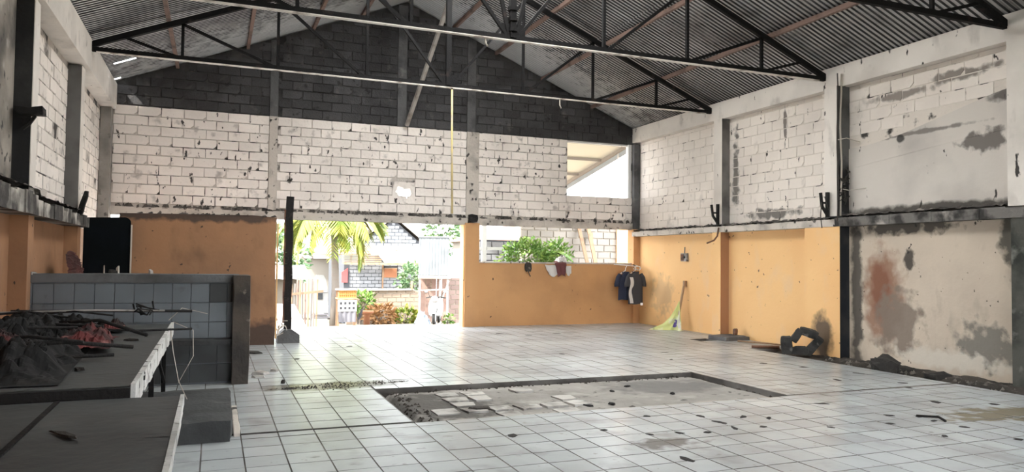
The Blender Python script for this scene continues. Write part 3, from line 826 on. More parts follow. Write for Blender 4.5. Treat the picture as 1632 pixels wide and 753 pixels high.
# ------------------------------------------------------------------ concrete step block and the two work tables
o = obj('concrete_block', rough_box(1.5, 1.62, .185, 8, .012, 6, .016), plinth_mat, loc=(-.57, 7.33, 0))
tag(o, 'low dark concrete plinth on the tiles between tables and half wall', 'plinth')
o = obj('kerb_strip', rough_box(.055, 1.25, .03, 6, .006, 9, .004), ledge_mat, loc=(.215, 7.3, 0))
tag(o, 'pale broken mortar strip along the foot of the dark plinth', 'kerb')

def work_table(name, x0, x1, y0, y1, z, label, seam=None, legs=()):
    t = thing(name, ((x0 + x1) / 2, (y0 + y1) / 2, 0), label, 'table')
    cx, cy = t.location.x, t.location.y
    def P(mb): return mb
    cutx = [x0, *(seam or []), x1]
    for a, b in zip(cutx, cutx[1:]):
        ym = (y0 + y1) / 2 + (.12 if a > x0 else -.2)
        for c, d in ((y0, ym), (ym, y1)):
            mb = MB()
            mb.grid(8, 8, lambda u, w: (a + .003 + u * (b - a - .006) - cx, c + .003 + w * (d - c - .006) - cy, z + .004 * noise.noise((u * 3 + a, w * 3 + c, 1))))
            mb.box(a + .003 - cx, b - .003 - cx, c + .003 - cy, d - .003 - cy, z - .045, z - .004)
            obj('table_slab', mb, table_mat, t)
    obj('shade_apron', MB().box(x0 - cx, x1 - .002 - cx, y0 - .02 - cy, y0 + .002 - cy, z - .16, z - .006), black_burnt, t)  # black face added so the table front reads as shaded
    for lx, ly, *foot in legs:
        obj('leg', MB().box(lx - .02 - cx, lx + .02 - cx, ly - .02 - cy, ly + .02 - cy, foot[0] if foot else 0, z - .045), steel_black, t)
    return t, cx, cy
t, cx, cy = work_table('work_table', -1.75, -.15, 2.2, 4.42, .75, 'near dark work table with a narrow white edge, at the bottom left', [-.72], [(-.2, 4.3), (-.2, 2.4), (-1.7, 4.3), (-1.7, 2.4)])
n = 9
for i in range(n):
    a, b = 2.2 + 2.22 * i / n, 2.2 + 2.22 * (i + 1) / n
    o = obj('edge_tile', MB().box(-.15 - cx, -.128 + R(-.003, .003) - cx, a - cy, b - .003 - cy, .70 + R(-.006, .004), .757), chipped_white, t)
    if i == 0: tag(o, 'chipped white edge tile')
obj('joint_batten', MB().box(-.735 - cx, -.712 - cx, 2.2 - cy, 4.4 - cy, .745, .758), steel_black, t)
t2, cx2, cy2 = work_table('work_table', -1.75, -.40, 4.5, 8.6, .80, 'far dark work table heaped with burnt cloth, before the tiled half wall', None, [(-.45, 8.4), (-.46, 6.9, .2), (-.45, 4.7), (-1.7, 8.4), (-1.7, 4.7)])
n = 18
for i in range(n):
    a, b = 4.5 + 4.1 * i / n, 4.5 + 4.1 * (i + 1) / n
    o = obj('edge_tile', MB().box(-.40 - cx2, -.372 + R(-.004, .004) - cx2, a - cy2 + (R(.02, .08) if i % 5 == 2 else .001), b - .003 - cy2, .69 + R(-.012, .008), .812), chipped_white, t2)
    if i == 0: tag(o, 'white edge tile with black chips')
obj('brace', MB().beam((-.44 - cx2, 8.4 - cy2, .22), (-.44 - cx2, 6.95 - cy2, .72), .025), steel_black, t2)

# burnt heap on the far table
hp = MB()
def heap_z(u, w):
    e = min(u, 1 - u, w, 1 - w) * 5
    x, y = u * 1.15, w * 4.0
    n_ = noise.noise((x * 2.2, y * 1.4, 3)) * .12 + abs(noise.noise((x * 7, y * 6, 1))) * .12 + abs(noise.noise((x * 17, y * 15, 6))) * .05
    prof = .16 + .10 * math.exp(-((w - .25) / .2) ** 2) * (1 - u)
    return max(-.005, min(1, max(0, e + noise.noise((x * 3, y * 3, 8)) * .8)) * (prof * (1 - .55 * u) + n_) - .02)
hp.grid(70, 170, lambda u, w: (-1.74 + u * .98 * (1 - .18 * w), 4.62 + w * 3.9, .80 + max(.006, heap_z(u, w))))
tag(obj('burnt_heap', hp, mat('charred_cloth', (.006, .006, .0065), .95, layers=[((.03, .028, .027), 8.0, .62, .74)]), smooth=False), 'long heap of charred black cloth and ash on the far table', 'debris', None, 'stuff')
def crumple(name, pos, sx, sy, h, mt, label, seed, cat='cloth', rz=0):
    mb = MB()
    def f(u, w):
        x, y = (u - .5), (w - .5)
        r = math.sqrt(x * x + y * y) * 2
        z = h * max(0, 1 - r) ** .5 * .8 + h * .9 * abs(noise.noise((x * 5 + seed, y * 5, seed))) * max(0, 1.15 - r) + h * .4 * abs(noise.noise((x * 13, y * 13 + seed, seed)))
        k = 1 + .25 * noise.noise((x * 3 + seed, y * 3, 9))
        return (x * sx * k, y * sy * k, z * min(1, (1.42 - r) * 2) if r < 1.42 else 0)
    mb.grid(26, 26, f)
    return tag(obj(name, mb, mt, loc=pos, rot=(0, 0, rz)), label, cat)
crumple('red_cloth', (-.90, 6.45, .84), .42, .85, .13, red_cloth, 'crumpled red scorched cloth on the charred heap', 3)
crumple('red_cloth', (-.84, 7.75, .83), .2, .4, .07, red_cloth, 'small red rag at the far end of the charred heap', 5)
crumple('red_cloth', (-1.25, 5.65, .94), .2, .3, .07, red_cloth, 'dull red rag half buried in the near part of the charred heap', 8)
def stick(name, pts, r, mt, label, cat='stick', r2=None, group=None):
    return tag(obj(name, MB().tube(pts, r, 6, r2), mt, None, True), label, cat, group)
stick('burnt_lath', [(-1.75, 8.2, .97), (-1.0, 8.45, .95), (-.2, 8.55, .93)], .016, black_burnt, 'long charred lath lying across the far end of the heap')
stick('burnt_lath', [(-1.1, 7.3, .88), (-.62, 7.5, .83), (-.18, 7.75, .815)], .011, black_burnt, 'thin charred lath sticking out over the white table edge')
stick('burnt_lath', [(-1.0, 5.6, .835), (-.62, 5.75, .825)], .013, black_burnt, 'short charred lath on the bare part of the far table')
stick('pale_lath', [(-1.7, 7.6, 1.0), (-1.1, 8.0, .985), (-.45, 8.3, .955)], .010, concrete, 'pale grey lath lying over the charred heap')
for i in range(7):
    x, y, a = R(-1.6, -.8), R(5.2, 8.0), R(-.6, .6)
    l = R(.3, .6)
    z0 = 1.0 - .08 * (x + 1.6) / .8
    stick('charred_lath', [(x - l * math.cos(a), max(4.7, y - l * math.sin(a)), z0 + R(-.03, .02)), (x, y, z0 + R(0, .03)), (min(x + l * math.cos(a), -.5), y + l * math.sin(a), z0 + R(-.09, .0))], R(.009, .016), black_burnt, 'charred lath tangled in the black heap on the far table', 'stick', None, 'laths tangled in the burnt heap')
t = thing('charred_knot', (-.62, 8.25, .95), 'spiky charred knot rising at the end of the heap', 'debris')
for i in range(7):
    p = Vector((R(-.05, .05), R(-.05, .05), -.03))
    obj('spike', MB().tube([p, p + Vector((R(-.09, .09), R(-.1, .1), R(.03, .1))), p + Vector((R(-.16, .16), R(-.1, .1), R(.02, .16)))], .009, 4), black_burnt, t)
for k, (pts, lb) in enumerate(((((-.42, 8.5, .84), (-.30, 8.6, .96), (-.14, 8.6, .92), (-.05, 8.55, .90)), 'pale wire end curling off the far corner of the table'),
                 (((-.37, 8.4, .83), (-.18, 8.3, .75), (-.17, 8.2, .5), (-.3, 8.1, .25)), 'loose wire hanging down beyond the white table edge'),
                 (((-.37, 7.9, .80), (-.34, 7.8, .6), (-.28, 7.6, .35), (-.2, 7.5, .19)), 'wire hanging from the table edge to the dark plinth'))):
    stick('wire', pts, .0038, pale_wire, lb, 'wire')
shard('ash_flake', (-.62, 6.9, .803), (.16, .07, .02), ash_mat, 'dark flake lying on the bare tabletop beside the red cloth', 'flake', seed=21)
shard('ash_flake', (-.75, 5.2, .803), (.10, .06, .02), ash_mat, 'dark flake on the near corner of the far table', 'flake', seed=22)
shard('ash_flake', (-.55, 3.55, .757), (.30, .05, .012), ash_mat, 'long dark flake on the near table', 'flake', seed=23)
shard('ash_flake', (-1.1, 3.9, .757), (.12, .05, .012), ash_mat, 'dark flake on the left half of the near table', 'flake', seed=24)

# left wall odds and ends
t = crumple('hanging_sack', (-1.78, 11.5, 1.30), .50, .6, .14, faded_red, 'faded red bundle against the left wall behind the half wall', 11, 'bundle')
t.rotation_euler = (0, math.radians(82), 0)
def bracket(loc, sx, label, rot=0, k=1):
    """burnt bent angle irons left in a pier"""
    t = thing('burnt_bracket', loc, label, 'bracket')
    obj('upright', MB().beam((0, 0, 0), (0, 0, .42 * k), .05, .05), black_burnt, t)
    obj('arm', MB().tube([(0, 0, .03), (sx * .12, 0, .18 * k), (sx * .17, -.02, .40 * k)], .028, 5), black_burnt, t)
    obj('tie', MB().beam((0, 0, .24 * k), (sx * .14, 0, .24 * k), .03, .03), black_burnt, t)
    t.rotation_euler = (0, 0, rot)
    return t
bracket((9.50, 12.48, 2.28), -1, 'burnt iron bracket on the ledge at the second pier from the far corner', 0)
b = bracket((9.44, 9.50, 2.28), -1, 'burnt iron bracket on the ledge at the pier with the two hanging cables', 0)
stick('burnt_strip', [(9.50, 12.45, 2.22), (9.46, 12.44, 2.05), (9.38, 12.44, 1.96), (9.22, 12.46, 1.90)], .017, rust, 'burnt curling strip hanging under the far bracket over orange paint', 'strip')
stick('burnt_strip', [(9.44, 9.48, 2.4), (9.36, 9.48, 2.62), (9.30, 9.48, 2.6), (9.27, 9.48, 2.3), (9.30, 9.48, 2.1)], .008, wire_mat, 'thin bent rod looping beside the bracket below the two cables', 'rod')
t = thing('burnt_stub', (-1.86, 9.265, 3.0), 'black charred beam stub poking out of the near left pier', 'stub')
obj('stub', rough_box(.28, .16, .09, 3, .02, 4, .01), black_burnt, t)
obj('splinter', MB().tube([(.05, -.02, -.01), (.0, -.03, -.1), (-.06, -.03, -.16)], .02, 5), black_burnt, t)
o = tag(obj('burnt_stub', rough_box(.07, .08, .36, 4, .02, 14, .01), black_burnt, loc=(-1.83, 12.4, 2.09), rot=(0, .22, 0)), 'charred upright stub on the left ledge near the black door leaf', 'stub')
for k, (x, z0, z1) in enumerate(((9.49, 2.2, 4.66), (9.56, 2.3, 4.66))):
    pts = [(x + .015 * math.sin(i * 1.3 + k), 9.33 - .0 * i, z1 + (z0 - z1) * i / 8) for i in range(9)]
    stick('cable', pts, .011 if k == 0 else .016, wire_mat if k == 0 else pale_wire, ('thin dark cable hanging down the pier from the truss end', 'thick pale cable hanging down the pier from the truss end')[k], 'cable')
stick('cable', [(9.47, 9.3, 3.55), (9.6, 9.25, 3.58), (9.74, 9.1, 3.5)], .009, pale_wire, 'short pale cable bowing across the upper face of the pier', 'cable')
stick('cable', [(9.55, 9.28, 2.74), (9.65, 9.25, 2.72), (9.75, 9.0, 2.74)], .007, pale_wire, 'short pale cable across the foot of the upper pier', 'cable')
t = thing('charred_tangle', (9.6, 9.32, 2.8), 'charred tangle of wiring on the upper part of the scorched pier', 'tangle')
for i in range(18):
    p = Vector((R(-.08, .08), 0, R(-.28, .3)))
    obj('strand', MB().tube([p, p + Vector((R(-.06, .06), R(-.05, 0), R(-.07, .07))), p + Vector((R(-.08, .08), R(-.05, 0), R(-.1, .1)))], R(.006, .016), 4), ash_mat, t)

# ------------------------------------------------------------------ poles hanging from the roof
t = thing('yellow_pole', (3.97, 12.84, 2.34), 'thin pale yellow pole hanging upright from the middle of the far truss', 'pole')
obj('pole', MB().tube([(-.035, 0, 2.25), (-.02, 0, 1.1), (0, 0, 0)], .019, 8), yellow_paint, t, True)
obj('hook', MB().tube([(-.035, 0, 2.25), (-.035, 0, 2.31), (-.02, .0, 2.33)], .014, 6), steel_black, t)
t = tag(obj('leaning_timber', MB().beam((3.84, 15.86, 4.42), (4.33, 14.3, 6.85), .075, .06), grey_timber), 'weathered grey timber slanting from the roof down to the gable', 'timber')
stick('hanging_tie', [(6.1, 12.85, 4.62), (6.1, 12.85, 4.5), (6.13, 12.85, 4.44)], .013, pale_wire, 'short pale tie dangling from the far truss, right of the yellow pole', 'tie')
stick('hanging_tie', [(3.45, 9.72, 4.62), (3.46, 9.72, 4.54), (3.49, 9.72, 4.5)], .012, pale_wire, 'short pale tie dangling from the second truss above the leaning timber', 'tie')

# ------------------------------------------------------------------ clothes in the far corner
t = thing('clothes_rod', (9.3, 15.72, 1.42), 'short white rod of hangers fixed in the far right corner', 'rod')
obj('rod', MB().tube([(-.30, .1, .02), (.0, .02, 0), (.36, -.02, -.03)], .012, 6), white_paint, t)
obj('bracket', MB().tube([(.25, -.02, -.02), (.25, .13, .02)], .012, 6), steel_black, t)
def shirt(loc, w, h, mt, sleeve_mt, label, rz, seed, stripe=None):
    t = thing('hanging_shirt', loc, label, 'shirt', None, rz)
    mb = MB()
    nu, nv = 28, 16
    def f(u, v):
        a = 2 * math.pi * u
        z = -v * h
        sh = min(1, .42 + 2.6 * v) if v < .22 else 1
        hw_ = w / 2 * sh * (1 + .06 * (v - .5))
        fold = 1 + .18 * math.sin(a * 5 + seed + v * 3) * min(1, v * 2)
        return (hw_ * math.cos(a), .055 * fold * math.sin(a) * (1 + .3 * v), z + (.06 * (abs(math.cos(a)) ** 2) * -1 if v < .2 else 0) * (1 - v * 5 if v < .2 else 0) + .012 * math.sin(a * 3 + seed) * v)
    mb.grid(nu, nv, f)
    obj('body', mb, mt, t, True)
    for s in (-1, 1):
        pts = [(s * w * .36, 0, -.07), (s * w * .50, 0, -.15), (s * w * .58, .01, -.30), (s * w * .56, .01, -.36)]
        obj('sleeve', MB().tube(pts, .055, 8, .075), sleeve_mt, t, True)
    if stripe:
        obj('side_stripe', MB().grid(3, 14, lambda u, v: (-w * .50 + .09 * u + .02 * math.sin(v * 7), -.062 - .012 * math.sin(v * 9), -.14 - v * (h - .16))), stripe, t, True)
        obj('hem_label', MB().box(w * .25, w * .42, -.08, -.07, -h - .03, -h + .03), white_paint, t)
    obj('collar', MB().tube([(math.cos(a) * .085, math.sin(a) * .05, -.015 - .03 * (math.sin(a) < 0) * abs(math.sin(a))) for a in [i * math.pi / 6 for i in range(13)]], .012, 5), sleeve_mt, t, True)
    obj('hanger', MB().tube([(-w * .36, 0, -.05), (0, 0, .03), (0, 0, .09), (.03, 0, .13), (.0, 0, .15)], .008, 5), white_paint, t)
    return t
shirt((9.23, 15.66, 1.27), .36, .68, navy, navy, 'dark navy shirt hanging behind the charcoal one in the corner', -.2, 1)
shirt((9.40, 15.48, 1.28), .38, .78, charcoal, charcoal, 'charcoal shirt with a white side stripe hanging in front', -.05, 4, pale_cloth)
t = thing('hanger_bundle', (9.50, 15.60, 1.34), 'knot of empty dark hangers hooked above the charcoal shirt', 'hanger')
for k in range(5):
    obj('hanger', MB().tube([(-.12 + .02 * k, -.05, .0 + .01 * k), (-.02, -.06, .08), (.09, -.05 + .01 * k, .02), (.05, -.05, -.04), (-.12 + .02 * k, -.05, 0)], .008, 5), wire_mat if k % 2 else white_paint, t)

# rag on the low wall, and things by the sill
def drape(name, x, w, z0, z1, mt, label, seed, y=YB - .012):
    mb = MB()
    mb.grid(12, 14, lambda u, v: (x + (u - .5) * w * (1 - .35 * v + .12 * noise.noise((v * 3, seed, 0))) + .1 * v * w, y - .022 - .018 * (1 + math.sin(u * 11 + seed)) * (.3 + .7 * v) + (.09 * (1 - v * 6) if v < .16 else 0), z1 + (z0 - z1) * v + (.02 if v < .16 else 0) + .03 * math.sin(u * 6 + seed) * v))
    return tag(obj(name, mb, mt, None, True), label, 'rag')
drape('draped_rag', 7.42, .40, 1.16, 1.42, pale_cloth, 'off-white rag on the low orange wall, left of the maroon one', 2, YB - .006)
drape('draped_rag', 7.63, .30, 1.16, 1.485, maroon, 'maroon rag hanging over the sill between two pale rags', 5, YB - .035)
drape('draped_rag', 7.83, .20, 1.18, 1.40, pale_cloth, 'small off-white rag right of the maroon one', 8, YB - .006)
crumple('bundle', (7.70, YB + .06, 1.475), .32, .18, .14, pale_cloth, 'pale pink bundle lying on the sill above the maroon rag', 31, 'bundle')
t = thing('burnt_fixture', (6.80, YB - .02, 1.17), 'charred fitting hanging on the low orange wall below the bushes', 'fixture')
obj('body', rough_box(.15, .07, .22, 3, .03, 7, .02), ash_mat, t, loc=(0, -.02, .08))
obj('cord', MB().tube([(0, -.03, .1), (.02, -.05, .02), (.05, -.05, -.03)], .012, 5), wire_mat, t)
# electric box on the right wall
t = thing('switch_box', (9.755, 13.97, 1.55), 'small grey switch box on the orange wall above the leaning stick', 'box')
obj('case', MB().box(-.05, 0, -.13, .10, -.02, .16), concrete, t)
obj('cover', MB().box(-.062, -.05, -.02, .085, .0, .14), rust, t)
obj('knob', MB().tube([(-.06, -.07, .07), (-.085, -.07, .07)], .025, 8), dark_rubber, t)
obj('conduit', MB().tube([(-.03, -.02, .15), (-.02, -.02, .3)], .012, 6), concrete, t)

# sack and stick against the right wall
t = thing('leaning_stick', (9.62, 13.9, 0), 'brown wooden stick leaning on the orange wall behind the sack', 'stick')
obj('stick', MB().beam((-.1, .06, .01), (.10, .03, 1.10), .05, .035), brown_wood, t)
obj('head', MB().beam((.10, .03, .98), (.105, .03, 1.10), .075, .05), brown_wood, t)
mb = MB()
A, Bp, Cp = Vector((9.60, 13.96, .66)), Vector((9.36, 14.16, .0)), Vector((9.55, 13.78, .0))
def sackf(u, v):
    b = Bp.lerp(Cp, u)
    p = A.lerp(b, v ** .92)
    k = v * (1 - v) * 4
    off = .05 * math.sin(u * 9) * v + .06 * noise.noise((u * 5, v * 4, 2)) * min(1, v * 2)
    p += Vector((-.7, -.7, 0)) * off
    p.z = max(.004, p.z + .03 * noise.noise((u * 6, v * 6, 5)) * k)
    if u < .25: p += Vector((-.34 * (0.25 - u) * 4 * v ** 4, .14 * (0.25 - u) * 4 * v ** 4, 0)); 
    return p
mb.grid(24, 24, sackf)
mb.grid(24, 6, lambda u, v: sackf(u, 1) + Vector((.10 * v + .02, .08 * v, .004)))
sack = tag(obj('fertilizer_sack', mb, sack_mat, None, True), 'crumpled lime green sack draped over the leaning stick', 'sack')
mb = MB().grid(6, 6, lambda u, v: sackf(.42 + .26 * u, .62 + .26 * v) + Vector((-.012, -.012, 0)))
tag(obj('print', mb, sack_print, sack), 'violet printed panel')
mb = MB().grid(3, 10, lambda u, v: sackf(.78 + .14 * u, .3 + .6 * v) + Vector((-.012, -.012, 0)))
tag(obj('print', mb, pale_cloth, sack), 'pale printed stripe')

# manhole slab and the small drain by the right wall
t = tag(obj('manhole_slab', rough_box(.62, .5, .085, 5, .008, 12, .008), dark_concrete, loc=(9.42, 12.02, 0), rot=(0, .0, .1)), 'grey concrete cover slab on the tiles by the right wall', 'slab')
o = tag(obj('brick_stub', rough_box(.08, .08, .13, 3, .015, 13, .012), rust, loc=(9.60, 12.05, .088)), 'small rusty stub standing on the grey cover slab', 'stub')
# tumbled hollow blocks
sooty_rubble = mat('sooty_rubble_block', (.045, .044, .042), .95, layers=[((.015, .015, .015), 4.0, .45, .65), ((.16, .15, .14), 7.0, .62, .74)], bump=(30, .6))
def rubble_block(u, z, length, thick, tilt, label, seed, back=0.0):
    """a broken block centred u metres along the pile and z above the floor, tilted in the plane of the pile"""
    rz = -.743
    a = math.radians(tilt)
    off = Vector((-math.sin(a) * thick / 2 * -1, 0, -math.cos(a) * thick / 2))
    p = Vector((u + off.x * -1 * -1, back, z + off.z))
    w = Vector((9.22 + p.x * math.cos(rz) - p.y * math.sin(rz), 9.88 + p.x * math.sin(rz) + p.y * math.cos(rz), p.z))
    o = obj('broken_block', rough_box(length, .18, thick, 4, .018, seed, .014), sooty_rubble, loc=w, rot=(0, -a, rz))
    return tag(o, label, 'block')
rubble_block(-.22, .13, .19, .30, 4, 'squarish charred block at the left end of the rubble pile', 31)
rubble_block(.0, .045, .26, .13, 0, 'charred block lying flat at the bottom of the rubble pile', 32, -.02)
rubble_block(-.06, .29, .24, .12, 58, 'charred block leaning upright over the gap in the rubble pile', 33)
rubble_block(.13, .345, .30, .13, -17, 'charred block capping the top of the rubble pile', 34)
rubble_block(.20, .13, .36, .14, 50, 'charred block slanting down the right side of the rubble pile', 35)
o = tag(obj('rock', rough_box(.42, .34, .33, 4, .09, 3, .05), rock_mat, loc=(9.03, 8.02, -.18), rot=(.1, .1, .5)), 'pointed dark rock in the trench along the scorched wall', 'rock')
k = 0
for x, y, sx, sz, lb in ((8.98, 9.25, .28, .16, 'dark rock in the trench right of the rubble pile'), (9.05, 8.85, .22, .14, 'smaller dark rock in the trench midway to the pointed one'),
                         (9.3, 7.4, .3, .10, 'flat dark stone on the footing past the pointed rock'), (9.0, 10.3, .34, .12, 'flat dark stone at the far end of the trench')):
    k += 1
    tag(obj('rock', rough_box(sx, sx * .8, sz, 3, .05, 20 + k, .03), rock_mat, loc=(x, y, trench_z(x, y) - .02), rot=(0, 0, k)), lb, 'rock')
mb = MB()
for i in range(260):
    y = R(6.0, 10.4); x = R(8.85, 9.48)
    if abs(x - 9.3) < .35 and 9.5 < y < 10.2: continue
    s = R(.012, .05); z = trench_z(x, y)
    a = R(0, 6)
    mb.add([(x + s * math.cos(a + q * 2.1), y + s * math.sin(a + q * 2.1), z - .01) for q in range(3)] + [(x, y, z + s * R(.4, 1))], [(0, 1, 3), (1, 2, 3), (2, 0, 3), (0, 2, 1)])
tag(obj('rubble', mb, [ledge_soil]), 'small loose rubble along the trench by the right wall', 'rubble', None, 'stuff')
stick('batten', [(9.30, 11.6, .02), (9.55, 11.0, .03), (9.66, 10.6, .02)], .016, brown_wood, 'thin brown batten on the tiles between cover slab and rubble pile')
stick('batten', [(8.92, 10.75, .015), (9.28, 10.45, .03)], .03, rust, 'short dark batten on the tiles just before the rubble pile')

# scraps on the floor
scr = [(2.41, 5.96), (3.26, 5.89), (3.95, 6.28), (3.56, 5.61), (3.84, 5.57), (4.09, 5.51), (4.45, 5.82), (4.43, 5.57), (4.84, 5.95), (4.72, 5.53), (5.04, 5.82), (4.45, 6.11), (6.11, 6.23),
       (6.28, 5.53), (6.52, 5.38), (6.48, 5.19), (5.97, 5.24), (6.52, 4.89), (6.52, 4.4), (7.93, 6.68), (8.17, 6.99), (7.55, 7.45), (3.38, 4.81), (5.25, 10.9), (5.48, 14.35), (5.91, 13.83), (6.65, 14.03),
       (.85, 8.93), (1.18, 11.5), (2.2, 12.9), (7.0, 10.6), (6.6, 9.8), (7.7, 9.0), (7.4, 5.9), (7.9, 5.6), (5.3, 5.3), (6.0, 4.7), (8.0, 8.5), (8.3, 7.8)]
SCRAP = {0: 'charred scrap on the tiles, nearest of all to the broken tile corner by the crack', 1: 'charred scrap filling a missing tile corner before the bare screed', 3: 'charred scrap in the sooty smudge on the front tiles', 12: 'charred scrap just before the right tip of the bare screed',
         13: 'charred scrap midway between the screed tip and the bent splinter', 18: 'charred scrap farthest right on the front tiles', 19: 'charred scrap beside the trench, nearest the dark stone', 22: 'charred scrap nearest the viewer on the front tiles',
         23: 'charred scrap alone on the tiles behind the bare screed', 24: 'charred scrap before the low orange wall, leftmost of three', 25: 'charred scrap before the low orange wall, middle of three', 26: 'charred scrap before the low orange wall, rightmost of three',
         27: 'charred scrap between end pier and ash streak', 28: 'charred scrap on the tiles right of the door post footing', 29: 'charred scrap on the glaring tiles before the doorway', 33: 'charred scrap at the edge of the olive floor stain', 34: 'charred scrap on the olive floor stain'}
for i, (x, y) in enumerate(scr):
    d = math.hypot(x, y)
    shard('burnt_scrap', (x, y, .001), (R(.06, .16) * (1 + d / 16), R(.04, .09) * (1 + d / 16), .004), black_burnt, SCRAP.get(i, 'small charred scrap scattered on the tiles between screed and trench'), 'scrap', 'charred scraps on the tiled floor', 6, seed=100 + i)
for x, y, l in ((5.0, 7.4, 'charred scrap on the bare screed, nearest its right corner'), (4.0, 7.05, 'larger charred scrap near the front edge of the bare screed'), (3.72, 7.06, 'charred scrap left of the larger one on the bare screed'),
                (4.4, 7.75, 'charred scrap in the middle of the bare screed'), (4.75, 8.0, 'flat charred scrap toward the back of the bare screed'), (2.55, 7.25, 'dark flat slate on the broken tiles of the torn up floor')):
    big = 'slate' in l
    shard('burnt_scrap', (x, y, -.03 if not big else -.018), (.34 if big else .15, .26 if big else .08, .02), ash_mat if big else black_burnt, l, 'scrap', seed=int(x * 100))
stick('splinter', [(6.50, 5.40, .01), (6.62, 5.25, .02), (6.55, 5.12, .01)], .012, black_burnt, 'charred splinter bent like a bone on the right-hand tiles')
mb = MB()
for i in range(420):
    t_ = R(-1, 1)
    x, y = 1.45 + t_ * .75 + R(-.1, .1), 8.98 + .06 * t_ + random.gauss(0, .13) * (1.1 - abs(t_))
    s = R(.003, .014) * (1.3 - .6 * abs(t_))
    a = R(0, 6)
    mb.add([(x + s * math.cos(a + q * 2.1), y + s * math.sin(a + q * 2.1), .0) for q in range(3)] + [(x, y, .003 + s * R(.3, 1))], [(0, 1, 3), (1, 2, 3), (2, 0, 3), (0, 2, 1)])
tag(obj('ash_debris', mb, ash_mat), 'streak of ash and crumbs at the far left corner of the torn up floor', 'debris', None, 'stuff')
mb = MB()
for i in range(500):
    e = random.choice('bblr')
    x, y = (R(1.8, 6.1), 8.5 + R(-.12, .09)) if e == 'b' else (1.84 + R(-.06, .2), R(6.75, 8.55)) if e == 'l' else (6.05 + R(-.08, .06), R(6.75, 8.55))
    s = R(.008, .035); a = R(0, 6); z = pit_z(min(max(x, 1.77), 6.11), min(y, 8.59)) if y < 8.6 else 0
    mb.add([(x + s * math.cos(a + q * 2.1), y + s * math.sin(a + q * 2.1), z - .005) for q in range(3)] + [(x, y, z + s * R(.4, 1))], [(0, 1, 3), (1, 2, 3), (2, 0, 3), (0, 2, 1)])
tag(obj('mortar_crumbs', mb, soil), 'dark mortar crumbs along the edges of the torn up floor', 'debris', None, 'stuff')
# broken tiles by the end pier
for i, (x, y, lb) in enumerate(((.62, 12.35, 'dark tile shard on the floor, farthest from the end pier'), (.60, 10.15, 'larger grey tile shard at the foot of the end pier'), (.56, 9.85, 'small grey tile shard nearest the end pier'), (.78, 10.35, 'thin tile shard lying beyond the larger one'))):
    shard('tile_shard', (x, y, .001), (.42 - .07 * i, .3 - .04 * i, .035), dirty_tile if i != 0 else rock_mat, lb, 'shard', None, 5, seed=50 + i)
shard('cement_lump', (.80, 9.32, .001), (.07, .06, .05), rock_mat, 'small dark lump on the tiles right of the end pier', 'lump', seed=61)

# ------------------------------------------------------------------ outside
g = MB().grid(12, 30, lambda u, w: (-30 + 80 * u, 16.15 + 60 * w, ground_z(16.15 + 60 * w) if w > 0 else -.02))
struct('ground', g, ground_mat, 'pale sloping ground beyond the doorway', 'ground')
g = MB().box(-30, 40, -40, YF - .15, -.5, -.1)
g.box(-30, XL - .2, YF - .2, 16.2, -.5, -.1).box(XR + .2, 40, YF - .2, 16.2, -.5, -.1)
struct('ground_yard', g, mat('yard_earth', (.10, .095, .07), .95, layers=[((.07, .08, .04), .6, .45, .6)]), 'pale yard around the hall', 'ground')
def slab_path():
    mb = MB()
    mb.prism([(-4, 16.2), (1.9, 16.2), (2.55, 26), (-4, 30)], lambda u, w, t: (u, w, t), -1.6, -.05)
    return mb
struct('path', slab_path(), path_mat, 'raised pale concrete path at the left of the doorway view', 'path')

# timber paling fence
dim_timber = mat('dim_grey_timber', (.13, .12, .11), .9)
t = thing('paling_fence', (3.1, 28.5, ground_z(28.5)), 'fence of rough upright palings beyond the left side of the doorway', 'fence')
for i in range(10):
    x, y = -.62 + i * .125, -2.0 + i * .24
    h = 1.75 + R(-.12, .12)
    obj('paling', MB().beam((x, y, -.2), (x + R(-.03, .03), y, h), .105, .05), [brown_wood, dim_timber, timber][i % 3], t)
obj('rail', MB().beam((-.7, -2.2, 1.3), (.75, .3, 1.3), .05, .08), brown_wood, t)
t = thing('low_shed', (1.9, 34, ground_z(34)), 'low shed with a ragged grey roof behind the paling fence', 'shed')
obj('wall', MB().box(-2, 1.7, 0, 2, 0, 2.1), mat('dim_shed_wall', (.13, .115, .095), .9), t)
mb = MB().grid(16, 3, lambda u, w: (-2.3 + 4.4 * u, -.5 + 3 * w, 2.05 + .6 * w + .04 * math.sin(u * 40)))
obj('roof', mb, dim_timber, t)

# white upright cabinet like a small fuel pump
t = thing('white_pump', (3.88, 30, ground_z(30) - .02), 'white upright pump cabinet with a small dark screen', 'pump')
pts = [(-.29, .42), (.29, .42), (.31, 1.15), (.29, 1.5), (.22, 1.85), (.12, 2.02), (-.12, 2.02), (-.22, 1.85), (-.29, 1.5), (-.31, 1.15)]
obj('body', MB().prism(pts, lambda u, w, d: (u, d, w), -.2, .2), far_white, t)
obj('screen', MB().box(-.13, .10, -.235, -.2, 1.08, 1.32), glass_dark, t)
obj('shelf', MB().box(-.27, .27, -.26, -.2, 1.36, 1.41), silver, t)
for s in (-1, 1): obj('side_guard', MB().prism([(s * .32, .55), (s * .13, .55), (s * .17, .72), (s * .24, .82), (s * .32, .84)], lambda u, w, d: (u, d, w), -.235, -.19), silver, t)
for z in (.36, .46): obj('slat', MB().box(-.34, .34, -.24, .2, z, z + .05), grey_cloth, t)
obj('base', MB().box(-.29, .29, -.25, .2, 0, .34), far_white, t)

